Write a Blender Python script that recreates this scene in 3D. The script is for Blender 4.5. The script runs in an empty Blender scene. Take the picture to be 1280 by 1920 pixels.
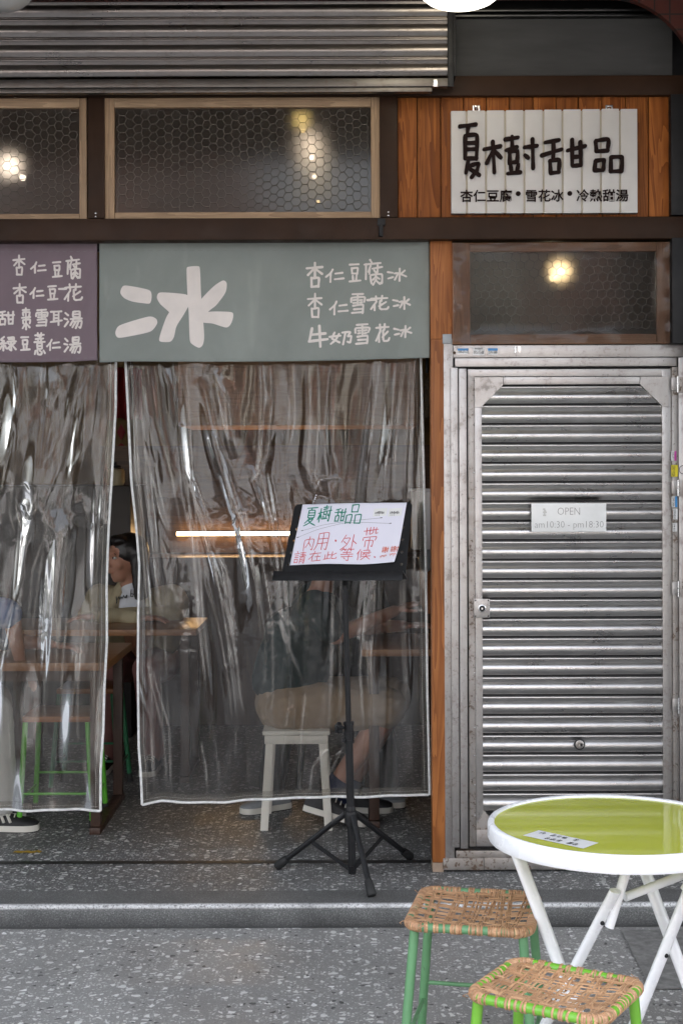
import bpy, bmesh, math, random
import numpy as np
from mathutils import Vector, Matrix, noise as mnoise

random.seed(7)
C = bpy.context.scene.collection
R = math.radians

# ------------------------------------------------------------------ camera, sky, sun, exposure
F, H, YH, CX, DC = 2670.0, 1.56, 890.0, 640.0, 5.5625     # focal (px of a 1280x1920 frame), eye height, horizon row, distance to the shop front
scene = bpy.context.scene
cam = bpy.data.cameras.new('camera'); camo = bpy.data.objects.new('camera', cam); C.objects.link(camo)
cam.sensor_fit = 'VERTICAL'; cam.sensor_height = 36.0; cam.lens = F / 1920 * 36.0
cam.shift_y = -(960 - YH) / 1920
cam.clip_start = 0.05; cam.clip_end = 500
camo.location = (0, -DC, H)
camo.rotation_euler = (Matrix.Rotation(R(90), 3, 'X') @ Matrix.Rotation(R(-0.2), 3, 'Z')).to_euler()
scene.camera = camo

SUN_EL, SUN_AZ = 52, 25
world = bpy.data.worlds.new('World'); scene.world = world; world.use_nodes = True
wn = world.node_tree; wn.nodes.clear()
sky = wn.nodes.new('ShaderNodeTexSky'); sky.sky_type = 'NISHITA'; sky.sun_disc = False
sky.sun_elevation = R(SUN_EL); sky.sun_rotation = R(SUN_AZ); sky.dust_density = 3.0; sky.air_density = 1.0
hs = wn.nodes.new('ShaderNodeHueSaturation'); hs.inputs['Saturation'].default_value = 0.32
bg = wn.nodes.new('ShaderNodeBackground'); bg.inputs['Strength'].default_value = 0.15
wo = wn.nodes.new('ShaderNodeOutputWorld')
wn.links.new(sky.outputs[0], hs.inputs['Color']); wn.links.new(hs.outputs[0], bg.inputs[0]); wn.links.new(bg.outputs[0], wo.inputs[0])
sl = bpy.data.lights.new('sun', 'SUN'); sl.energy = 0.9; sl.angle = R(12); sl.color = (1, .97, .93)
so = bpy.data.objects.new('sun', sl); C.objects.link(so)
a, e = R(SUN_AZ), R(SUN_EL)      # azimuth measured from +y towards +x
sd = Vector((math.sin(a) * math.cos(e), math.cos(a) * math.cos(e), math.sin(e)))
so.rotation_euler = (-sd).to_track_quat('-Z', 'Y').to_euler()
vs = scene.view_settings
vs.view_transform = 'Standard'; vs.look = 'None'; vs.gamma = 1.0; vs.exposure = 2.90
scene.cycles.use_denoising = True
scene.cycles.max_bounces = 10; scene.cycles.transparent_max_bounces = 16
scene.cycles.sample_clamp_indirect = 6.0
scene.cycles.caustics_reflective = False; scene.cycles.caustics_refractive = False

# ------------------------------------------------------------------ helpers
def W(px, py, y):                       # point of the photograph on the vertical plane at depth y
    s = F / (y + DC); return Vector(((px - CX) / s, y, H - (py - YH) / s))
def X(px, y): return (px - CX) * (y + DC) / F
def Z(py, y): return H - (py - YH) * (y + DC) / F
def G(px, py, z):                       # point of the photograph on the horizontal plane at height z
    s = (py - YH) / (H - z); return Vector(((px - CX) / s, F / s - DC, z))

def tag(o, label=None, cat=None, group=None, kind=None):
    if label: o['label'] = label
    if cat: o['category'] = cat
    if group: o['group'] = group
    if kind: o['kind'] = kind
    return o
def thing(name, label, cat, loc=(0, 0, 0), rz=0, group=None):
    o = bpy.data.objects.new(name, None); C.objects.link(o); o.empty_display_size = .1
    o.location = loc; o.rotation_euler = (0, 0, rz)
    return tag(o, label, cat, group)
def root_of(o):
    while o.parent: o = o.parent
    return o

class MB:
    def __init__(self): self.v = []; self.f = []; self.m = []
    def add(self, vs, fs, m=0):
        b = len(self.v); self.v += [tuple(p) for p in vs]
        self.f += [tuple(i + b for i in f) for f in fs]; self.m += [m] * len(fs)
    def box(self, x0, x1, y0, y1, z0, z1, m=0, M=None):
        vs = [Vector(p) for p in ((x0,y0,z0),(x1,y0,z0),(x1,y1,z0),(x0,y1,z0),(x0,y0,z1),(x1,y0,z1),(x1,y1,z1),(x0,y1,z1))]
        if M is not None: vs = [M @ p for p in vs]
        self.add(vs, [(0,3,2,1),(4,5,6,7),(0,1,5,4),(1,2,6,5),(2,3,7,6),(3,0,4,7)], m); return self
    def pbox(self, px0, px1, py0, py1, yf, yb, m=0):          # a box whose front face fills this photo rectangle at depth yf
        return self.box(X(px0, yf), X(px1, yf), yf, yb, Z(py1, yf), Z(py0, yf), m)
    def bar(self, p, q, w, h, m=0, up=(0, 0, 1), ext=0):      # rectangular bar from p to q
        p, q = Vector(p), Vector(q); d = (q - p); L = d.length; d.normalize()
        s = d.cross(Vector(up))
        if s.length < 1e-4: s = d.cross(Vector((0, 1, 0)))
        s.normalize(); u = s.cross(d)
        M = Matrix((s, d, u)).transposed().to_4x4(); M.translation = p
        return self.box(-w/2, w/2, -ext, L + ext, -h/2, h/2, m, M)
    def tube(self, pts, r, n=8, m=0, closed=False, flat=1.0, caps=True, up=None):
        pts = [Vector(p) for p in pts]; k = len(pts)
        rs = r if isinstance(r, (list, tuple)) else [r] * k
        T = []
        for i in range(k):
            a_ = pts[(i - 1) % k] if (closed or i > 0) else pts[i]
            b_ = pts[(i + 1) % k] if (closed or i < k - 1) else pts[i]
            t = b_ - a_; T.append(t.normalized() if t.length > 1e-9 else Vector((0, 0, 1)))
        ref = Vector(up) if up else (Vector((0, 0, 1)) if abs(T[0].z) < .9 else Vector((1, 0, 0)))
        N = ref - T[0] * ref.dot(T[0]); N.normalize(); vs = []
        for i in range(k):
            if i: 
                N = N - T[i] * N.dot(T[i]); N.normalize()
            B = T[i].cross(N)
            for j in range(n):
                an = 2 * math.pi * j / n
                vs.append(pts[i] + (N * math.cos(an) * flat + B * math.sin(an)) * rs[i])
        fs = []
        for i in range(k if closed else k - 1):
            i2 = (i + 1) % k
            for j in range(n):
                j2 = (j + 1) % n; fs.append((i*n+j, i*n+j2, i2*n+j2, i2*n+j))
        if caps and not closed:
            fs.append(tuple(reversed(range(n)))); fs.append(tuple((k-1)*n + j for j in range(n)))
        self.add(vs, fs, m); return self
    def lathe(self, prof, c, n=48, m=0, capb=True, capt=True):
        c = Vector(c); vs = []; k = len(prof)
        for r_, z_ in prof:
            for j in range(n):
                an = 2*math.pi*j/n; vs.append(c + Vector((r_*math.cos(an), r_*math.sin(an), z_)))
        fs = []
        for i in range(k-1):
            for j in range(n):
                j2 = (j+1) % n; fs.append((i*n+j, i*n+j2, (i+1)*n+j2, (i+1)*n+j))
        if capb: fs.append(tuple(reversed(range(n))))
        if capt: fs.append(tuple((k-1)*n+j for j in range(n)))
        self.add(vs, fs, m); return self
    def sphere(self, c, r, m=0, nu=16, nv=10, M=None):
        c = Vector(c); r = Vector((r, r, r)) if not hasattr(r, '__len__') else Vector(r); vs = [Vector((0, 0, -1))]
        for i in range(1, nv):
            p = -math.pi/2 + math.pi*i/nv
            for j in range(nu):
                t = 2*math.pi*j/nu; vs.append(Vector((math.cos(p)*math.cos(t), math.cos(p)*math.sin(t), math.sin(p))))
        vs.append(Vector((0, 0, 1))); fs = []
        for j in range(nu): fs.append((0, 1+(j+1) % nu, 1+j))
        for i in range(nv-2):
            for j in range(nu):
                j2 = (j+1) % nu; fs.append((1+i*nu+j, 1+i*nu+j2, 1+(i+1)*nu+j2, 1+(i+1)*nu+j))
        l = len(vs)-1; b = 1+(nv-2)*nu
        for j in range(nu): fs.append((b+j, b+(j+1) % nu, l))
        vs = [Vector((p.x*r.x, p.y*r.y, p.z*r.z)) for p in vs]
        if M is not None: vs = [M @ p for p in vs]
        self.add([c+p for p in vs], fs, m); return self
    def capsule(self, p, q, r0, r1, m=0, n=14):
        p, q = Vector(p), Vector(q); d = q-p; L = d.length
        if L < 1e-6: return self.sphere(p, r0, m)
        d.normalize(); pts = []; rs = []
        for k in range(0, 5):
            an = math.pi/2*(1-k/4); pts.append(p - d*r0*math.sin(an)); rs.append(max(r0*math.cos(an), 1e-4))
        for k in range(0, 5):
            an = math.pi/2*k/4; pts.append(q + d*r1*math.sin(an)); rs.append(max(r1*math.cos(an), 1e-4))
        return self.tube(pts, rs, n, m)
    def extrude_x(self, prof, x0, x1, m=0, nx=1, caps=True):   # prof: list of (y, z), open strip
        k = len(prof); vs = []
        for i in range(nx+1):
            x = x0+(x1-x0)*i/nx; vs += [(x, p[0], p[1]) for p in prof]
        fs = []
        for i in range(nx):
            for j in range(k-1): fs.append((i*k+j, i*k+j+1, (i+1)*k+j+1, (i+1)*k+j))
        self.add(vs, fs, m); return self
    def prism(self, poly, d0, d1, fn, m=0):       # poly 2D, fn(u,v,d)->xyz
        k = len(poly); vs = [fn(u, v, d0) for u, v in poly] + [fn(u, v, d1) for u, v in poly]
        fs = [tuple(range(k)), tuple(reversed(range(k, 2*k)))] + [(i, (i+1) % k + 0, (i+1) % k + k, i+k)[::-1] for i in range(k)]
        self.add(vs, fs, m); return self
    def grid(self, P, m=0):                        # P: array (nu,nv,3)
        nu, nv = P.shape[:2]; b = len(self.v); self.v += [tuple(p) for p in P.reshape(-1, 3).tolist()]
        for i in range(nu-1):
            for j in range(nv-1):
                self.f.append((b+i*nv+j, b+(i+1)*nv+j, b+(i+1)*nv+j+1, b+i*nv+j+1)); self.m.append(m)
        return self
    def build(self, name, mats, parent=None, local=False, smooth=40, bevel=0, seg=2, label=None, fixn=False):
        me = bpy.data.meshes.new(name); off = Vector((0, 0, 0))
        if parent is not None and not local:
            p = parent
            while p is not None: off += p.location; p = p.parent
        me.from_pydata([tuple(Vector(p)-off) for p in self.v] if off.length else self.v, [], self.f)
        mats = mats if isinstance(mats, (list, tuple)) else [mats]
        for mm in mats: me.materials.append(mm)
        if len(mats) > 1: me.polygons.foreach_set('material_index', self.m)
        if bevel or fixn:
            bm = bmesh.new(); bm.from_mesh(me)
            if fixn: bmesh.ops.recalc_face_normals(bm, faces=bm.faces)
            if bevel:
                ed = [e_ for e_ in bm.edges if len(e_.link_faces) == 2 and e_.calc_face_angle(0) > R(35)]
                bmesh.ops.bevel(bm, geom=ed, offset=bevel, segments=seg, profile=.6, affect='EDGES', clamp_overlap=True)
            bm.to_mesh(me); bm.free()
        if smooth:
            me.polygons.foreach_set('use_smooth', [True]*len(me.polygons))
            try: me.set_sharp_from_angle(angle=R(smooth))
            except Exception: pass
        me.update()
        o = bpy.data.objects.new(name, me); C.objects.link(o)
        if parent is not None: o.parent = parent
        if label: o['label'] = label
        return o

def one(name, mb, mats, label, cat, group=None, kind=None, **k):
    return tag(mb.build(name, mats, **k), label, cat, group, kind)

# ------------------------------------------------------------------ materials
MATS = {}
class NT:
    def __init__(self, name):
        self.mat = bpy.data.materials.new(name); self.mat.use_nodes = True
        self.t = self.mat.node_tree; self.t.nodes.clear()
        self.out = self.t.nodes.new('ShaderNodeOutputMaterial')
    def n(self, typ, **kw):
        nd = self.t.nodes.new(typ)
        for k, v in kw.items():
            if k.startswith('i_'): nd.inputs[k[2:].replace('_', ' ')].default_value = v
            else: setattr(nd, k, v)
        return nd
    def l(self, a, b): self.t.links.new(a, b)
    def coord(self, scale=(1, 1, 1), island=False):
        tc = self.n('ShaderNodeTexCoord'); mp = self.n('ShaderNodeMapping'); mp.inputs['Scale'].default_value = scale
        src = tc.outputs['Object']
        if island:
            ge = self.n('ShaderNodeNewGeometry'); ad = self.n('ShaderNodeVectorMath', operation='ADD')
            ml = self.n('ShaderNodeMath', operation='MULTIPLY'); ml.inputs[1].default_value = 37.0
            self.l(ge.outputs['Random Per Island'], ml.inputs[0])
            self.l(src, ad.inputs[0]); self.l(ml.outputs[0], ad.inputs[1]); src = ad.outputs[0]
        self.l(src, mp.inputs[0]); return mp.outputs[0]
    def noise(self, vec, scale, detail=4, rough=.55, dist=0):
        nd = self.n('ShaderNodeTexNoise'); self.l(vec, nd.inputs['Vector'])
        nd.inputs['Scale'].default_value = scale; nd.inputs['Detail'].default_value = detail
        nd.inputs['Roughness'].default_value = rough; nd.inputs['Distortion'].default_value = dist
        return nd.outputs['Fac']
    def ramp(self, fac, stops, interp='LINEAR'):
        nd = self.n('ShaderNodeValToRGB'); cr = nd.color_ramp; cr.interpolation = interp
        while len(cr.elements) > len(stops): cr.elements.remove(cr.elements[-1])
        while len(cr.elements) < len(stops): cr.elements.new(.5)
        for el, (p, c) in zip(cr.elements, stops):
            el.position = p; el.color = (c, c, c, 1) if not hasattr(c, '__len__') else (*c[:3], 1)
        self.l(fac, nd.inputs[0]); return nd.outputs[0]
    def mix(self, fac, a, b, mode='MIX'):
        nd = self.n('ShaderNodeMix', data_type='RGBA', blend_type=mode)
        for k_, v in ((0, fac), (6, a), (7, b)):
            s = nd.inputs[k_]
            if hasattr(v, 'is_linked'): self.l(v, s)
            elif hasattr(v, '__len__'): s.default_value = (*v[:3], 1)
            else: s.default_value = v if k_ == 0 else (v, v, v, 1)
        return nd.outputs[2]
    def math(self, op, a, b=0.0):
        nd = self.n('ShaderNodeMath', operation=op)
        for s, v in zip(nd.inputs, (a, b)):
            if hasattr(v, 'is_linked'): self.l(v, s)
            else: s.default_value = v
        return nd.outputs[0]
    def bump(self, h, strength=.3, dist=.002, normal=None):
        nd = self.n('ShaderNodeBump'); nd.inputs['Strength'].default_value = strength; nd.inputs['Distance'].default_value = dist
        self.l(h, nd.inputs['Height'])
        if normal is not None: self.l(normal, nd.inputs['Normal'])
        return nd.outputs[0]
    def bsdf(self, col=None, rough=.5, metal=0, normal=None, **kw):
        b = self.n('ShaderNodeBsdfPrincipled')
        def st(nm, v):
            s = b.inputs[nm]
            if v is None: return
            if hasattr(v, 'is_linked'): self.l(v, s)
            elif hasattr(v, '__len__') and s.type == 'RGBA': s.default_value = (*v[:3], 1)
            else: s.default_value = v
        st('Base Color', col); st('Roughness', rough); st('Metallic', metal); st('Normal', normal)
        for k, v in kw.items(): st(k.replace('_', ' '), v)
        self.l(b.outputs[0], self.out.inputs[0]); return b

def mat(name, col, rough=.5, metal=0, var=.12, scale=6, bump=0, bscale=200, bdist=.001, stretch=(1, 1, 1), spots=0, spotcol=(.05, .04, .03), spotscale=40, **kw):
    if name in MATS: return MATS[name]
    t = NT(name); v = t.coord(stretch)
    n1 = t.noise(v, scale, 6, .6)
    lo = tuple(c*(1-var) for c in col); hi = tuple(min(1, c*(1+var)) for c in col)
    c = t.mix(t.ramp(n1, [(.3, 0.0), (.7, 1.0)]), lo, hi)
    if spots:
        n3 = t.noise(t.coord(), spotscale, 5, .65)
        c = t.mix(t.ramp(n3, [(1-spots, 0.0), (min(1, 1-spots+.06), 1.0)]), c, spotcol)
    n2 = t.noise(v, scale*3.1, 4)
    r = t.ramp(n2, [(.25, max(0, rough*.8)), (.75, min(1, rough*1.2))])
    nm = None
    if bump: nm = t.bump(t.noise(v, bscale, 3), bump, bdist)
    t.bsdf(c, r, metal, nm, **kw); MATS[name] = t.mat; return t.mat

def wood(name, dark, light, axis='z', rough=.5, scale=1.0, island=True, bump=.15, coat=0, spec=.5):
    t = NT(name); s = 55*scale; l_ = 2.2*scale
    sc = {'z': (s, s, l_), 'x': (l_, s, s), 'y': (s, l_, s)}[axis]
    v = t.coord(sc, island); n1 = t.noise(v, 1.0, 5, .6, .6)
    sc2 = {'z': (14*scale, 14*scale, .8), 'x': (.8, 14*scale, 14*scale), 'y': (14*scale, .8, 14*scale)}[axis]
    v2 = t.coord(sc2, island); n2 = t.noise(v2, 1.0, 3, .5, 1.2)
    rings = t.math('FRACT', t.math('MULTIPLY', n2, 9.0))
    f = t.mix(.45, n1, rings)
    c = t.mix(t.ramp(f, [(.2, 0.0), (.75, 1.0)]), dark, light)
    ge = t.n('ShaderNodeNewGeometry')
    c = t.mix(t.ramp(ge.outputs['Random Per Island'], [(0, .62), (1, 1.0)]), (0, 0, 0), c) if island else c
    blot = t.noise(t.coord((3, 3, 3)), 1.3, 4)
    c = t.mix(t.ramp(blot, [(.35, .0), (.8, .45)]), c, tuple(x*.55 for x in dark))
    t.bsdf(c, t.ramp(n1, [(.2, rough*.85), (.8, min(1, rough*1.2))]), 0, t.bump(f, bump, .0008), Coat_Weight=coat, Coat_Roughness=.25, Specular_IOR_Level=spec)
    MATS[name] = t.mat; return t.mat

def terrazzo(name, base, gain=1.0, dirt=.25, rough=.42):
    t = NT(name); tc = t.coord((1, 1, 1)); c = None
    fine = t.noise(tc, 260, 3, .7)
    col = t.mix(t.ramp(fine, [(.3, 0.0), (.7, 1.0)]), tuple(x*.72 for x in base), tuple(x*1.28 for x in base))
    wv = t.noise(tc, 30, 2); 
    hs_ = []
    for sc, frac, thr, lo, hi in ((190, .42, .16, .30, .55), (82, .36, .17, .55, .85), (36, .30, .18, .75, 1.0), (44, .08, .20, .06, .12)):
        mp = t.n('ShaderNodeVectorMath', operation='ADD'); t.l(tc, mp.inputs[0]); mp.inputs[1].default_value = (sc*1.7, sc*.3, sc*.9)
        wn_ = t.n('ShaderNodeTexNoise'); t.l(mp.outputs[0], wn_.inputs['Vector']); wn_.inputs['Scale'].default_value = sc*1.1; wn_.inputs['Detail'].default_value = 1
        wm = t.n('ShaderNodeVectorMath', operation='SCALE'); t.l(wn_.outputs['Color'], wm.inputs[0]); wm.inputs['Scale'].default_value = .5/sc
        wa = t.n('ShaderNodeVectorMath', operation='ADD'); t.l(mp.outputs[0], wa.inputs[0]); t.l(wm.outputs[0], wa.inputs[1])
        ed = t.n('ShaderNodeTexVoronoi', feature='DISTANCE_TO_EDGE', voronoi_dimensions='2D'); t.l(wa.outputs[0], ed.inputs['Vector']); ed.inputs['Scale'].default_value = sc
        f1 = t.n('ShaderNodeTexVoronoi', feature='F1', voronoi_dimensions='2D'); t.l(wa.outputs[0], f1.inputs['Vector']); f1.inputs['Scale'].default_value = sc
        sp = t.n('ShaderNodeSeparateColor'); t.l(f1.outputs['Color'], sp.inputs[0])
        sel = t.math('LESS_THAN', sp.outputs[0], frac)
        th = t.math('ADD', t.math('MULTIPLY', sp.outputs[1], .12), thr)
        m = t.math('MULTIPLY', sel, t.ramp(t.math('SUBTRACT', ed.outputs['Distance'], th), [(0, 0.0), (.03, 1.0)]))
        cc = t.ramp(sp.outputs[2], [(0, tuple(lo*k for k in (1, 1, .97))), (.7, tuple(hi*.8*k for k in (1, .99, .95))), (1, (hi, hi, hi*.98))])
        col = t.mix(m, col, cc); hs_.append(m)
    big = t.noise(tc, 1.6, 5, .6); mid = t.noise(tc, 9, 5, .65)
    d = t.math('MULTIPLY', t.ramp(big, [(.3, 1.0-dirt), (.7, 1.0)]), t.ramp(mid, [(.3, 1.0-dirt*.6), (.65, 1.0)]))
    col = t.mix(1.0, col, t.mix(d, (0, 0, 0), (gain, gain, gain)), 'MULTIPLY')
    t.bsdf(col, t.ramp(mid, [(.3, rough*.8), (.7, rough*1.35)]), 0, t.bump(fine, .12, .001)); return t.mat

def metal(name, col, rough, stretch=(1, 1, 1), smudge=.12, dirt=0.0, rust=0.0, bump=.0, wav=0.0):
    t = NT(name); v = t.coord(stretch); n1 = t.noise(v, 30, 5, .6); n0 = t.noise(t.coord(), 5, 5, .6)
    f = t.mix(.5, n1, n0)
    c = t.mix(t.ramp(f, [(.3, 0.0), (.7, 1.0)]), tuple(x*(1-smudge) for x in col), tuple(min(1, x*(1+smudge)) for x in col))
    ro = t.ramp(f, [(.25, rough*.72), (.75, min(1, rough*1.35))]); me_ = 1.0
    if dirt:
        gr = t.math('MULTIPLY', t.ramp(t.noise(t.coord(), 7, 6, .65), [(.42, 0.0), (.68, 1.0)]), dirt*.5)
        c = t.mix(gr, c, tuple(a_*b_ for a_, b_ in zip(col, (.62, .52, .42)))); ro = t.mix(gr, ro, min(1, rough*1.5))
    if dirt:
        s1 = t.noise(t.coord(), 55, 6, .7)
        k = t.math('MULTIPLY', t.ramp(s1, [(.60, 0.0), (.70, 1.0)]), dirt)
        c = t.mix(k, c, (.10, .085, .07)); ro = t.mix(k, ro, .7)
    if rust:
        s2 = t.math('MULTIPLY', t.noise(t.coord(), 14, 6, .7), t.ramp(t.noise(t.coord(), 70, 5, .6), [(.4, .7), (.6, 1.1)]))
        k2 = t.math('MULTIPLY', t.ramp(s2, [(.53, 0.0), (.62, 1.0)]), rust)
        c = t.mix(k2, c, (.09, .045, .02)); ro = t.mix(k2, ro, .85); me_ = t.math('SUBTRACT', 1.0, k2)
    nm = None
    if bump: nm = t.bump(n1, bump, .0006)
    if wav: nm = t.bump(t.noise(t.coord((1, 1, 3)), 7, 2), wav, .004, nm)
    t.bsdf(c, ro, me_, nm); MATS[name] = t.mat; return t.mat

def emit(name, col, strength):
    t = NT(name); em = t.n('ShaderNodeEmission'); em.inputs[0].default_value = (*col, 1); em.inputs[1].default_value = strength
    t.l(em.outputs[0], t.out.inputs[0]); MATS[name] = t.mat; return t.mat

def cloth(name, col, bleach):
    t = NT(name); v = t.coord((1, 1, 1))
    big = t.noise(v, 2.6, 5, .55, .4); c = t.mix(t.ramp(big, [(.30, 0.0), (.72, 1.0)]), tuple(x*.84 for x in col), tuple(x*1.1 for x in col))
    st = t.noise(t.coord((3.5, 1, 1.2)), 2.2, 3, .5)
    c = t.mix(t.ramp(st, [(.62, 0.0), (.78, .55)]), c, bleach)
    sp = t.noise(v, 60, 4, .7); c = t.mix(t.ramp(sp, [(.70, 0.0), (.78, .35)]), c, tuple(x*.5 for x in col))
    wv = t.n('ShaderNodeTexWave', bands_direction='X'); t.l(t.coord(), wv.inputs['Vector']); wv.inputs['Scale'].default_value = 260
    wz = t.n('ShaderNodeTexWave', bands_direction='Z'); t.l(t.coord(), wz.inputs['Vector']); wz.inputs['Scale'].default_value = 260
    h = t.math('ADD', wv.outputs['Fac'], wz.outputs['Fac'])
    t.bsdf(c, .85, 0, t.bump(h, .25, .0006), Sheen_Weight=.2); return t.mat

def pvc(name, film=.05, ior=1.62, rough=.03, haze=(.55, .53, .5), dirtscale=9):
    t = NT(name); v = t.coord()
    tr = t.n('ShaderNodeBsdfTransparent'); tr.inputs[0].default_value = (.67, .655, .625, 1)
    df = t.n('ShaderNodeBsdfDiffuse'); df.inputs[0].default_value = (*haze, 1)
    gl = t.n('ShaderNodeBsdfGlossy'); gl.inputs['Roughness'].default_value = rough
    fr = t.n('ShaderNodeFresnel'); fr.inputs['IOR'].default_value = ior
    nz = t.noise(v, dirtscale, 6, .65); scr = t.noise(t.coord((40, 40, 3)), 5, 4, .6)
    k = t.math('MULTIPLY', t.mix(.5, t.ramp(nz, [(.3, .3), (.75, 1.7)]), t.ramp(scr, [(.4, .4), (.7, 1.8)])), film)
    at = t.n('ShaderNodeAttribute', attribute_name='painted_glint'); k = t.math('ADD', k, t.math('MULTIPLY', at.outputs['Fac'], .42))  # whiter film along creases paints in their bright reflections
    bmp = t.bump(t.noise(t.coord((1, 1, .10)), 30, 3, .5), .04, .002)
    t.l(bmp, gl.inputs['Normal']); t.l(bmp, fr.inputs['Normal'])
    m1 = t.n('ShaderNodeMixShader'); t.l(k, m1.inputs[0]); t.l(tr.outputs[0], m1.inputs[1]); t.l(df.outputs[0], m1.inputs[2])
    m2 = t.n('ShaderNodeMixShader'); t.l(fr.outputs[0], m2.inputs[0]); t.l(m1.outputs[0], m2.inputs[1]); t.l(gl.outputs[0], m2.inputs[2])
    t.l(m2.outputs[0], t.out.inputs[0]); return t.mat

def frosted(name, tint, clear, rough, ior=1.25):
    t = NT(name)
    tr = t.n('ShaderNodeBsdfTransparent'); tr.inputs[0].default_value = (*tint, 1)
    rf = t.n('ShaderNodeBsdfRefraction'); rf.inputs[0].default_value = (*tint, 1); rf.inputs['Roughness'].default_value = rough; rf.inputs['IOR'].default_value = ior
    nz = t.noise(t.coord(), 18, 5, .6)
    df = t.n('ShaderNodeBsdfDiffuse'); df.inputs[0].default_value = (.20, .165, .14, 1)
    gl = t.n('ShaderNodeBsdfGlossy'); gl.inputs['Roughness'].default_value = .12
    fr = t.n('ShaderNodeFresnel'); fr.inputs['IOR'].default_value = 1.45
    m0 = t.n('ShaderNodeMixShader'); m0.inputs[0].default_value = clear; t.l(rf.outputs[0], m0.inputs[1]); t.l(tr.outputs[0], m0.inputs[2])
    m1 = t.n('ShaderNodeMixShader'); t.l(t.ramp(nz, [(.3, .10), (.75, .26)]), m1.inputs[0]); t.l(m0.outputs[0], m1.inputs[1]); t.l(df.outputs[0], m1.inputs[2])
    m2 = t.n('ShaderNodeMixShader'); t.l(fr.outputs[0], m2.inputs[0]); t.l(m1.outputs[0], m2.inputs[1]); t.l(gl.outputs[0], m2.inputs[2])
    t.l(m2.outputs[0], t.out.inputs[0]); return t.mat

def tiles(name, col, grout, sx, sz, mortar=.06):
    t = NT(name); tc = t.n('ShaderNodeTexCoord'); sp = t.n('ShaderNodeSeparateXYZ'); t.l(tc.outputs['Object'], sp.inputs[0])
    cb = t.n('ShaderNodeCombineXYZ'); t.l(t.math('ADD', sp.outputs[0], sp.outputs[1]), cb.inputs[0]); t.l(sp.outputs[2], cb.inputs[1])
    br = t.n('ShaderNodeTexBrick'); br.offset = 0.0; t.l(cb.outputs[0], br.inputs['Vector'])
    br.inputs['Scale'].default_value = 1.0; br.inputs['Brick Width'].default_value = sx; br.inputs['Row Height'].default_value = sz
    br.inputs['Mortar Size'].default_value = mortar*min(sx, sz); br.inputs['Bias'].default_value = 0
    br.inputs['Color1'].default_value = (*col, 1); br.inputs['Color2'].default_value = (*[x*.7 for x in col], 1); br.inputs['Mortar'].default_value = (*grout, 1)
    nz = t.noise(t.coord(), 8, 5)
    c = t.mix(1.0, br.outputs['Color'], t.ramp(nz, [(.3, .75), (.7, 1.1)]), 'MULTIPLY')
    t.bsdf(c, .35, 0, t.bump(br.outputs['Fac'], -.4, .003)); return t.mat

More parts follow.
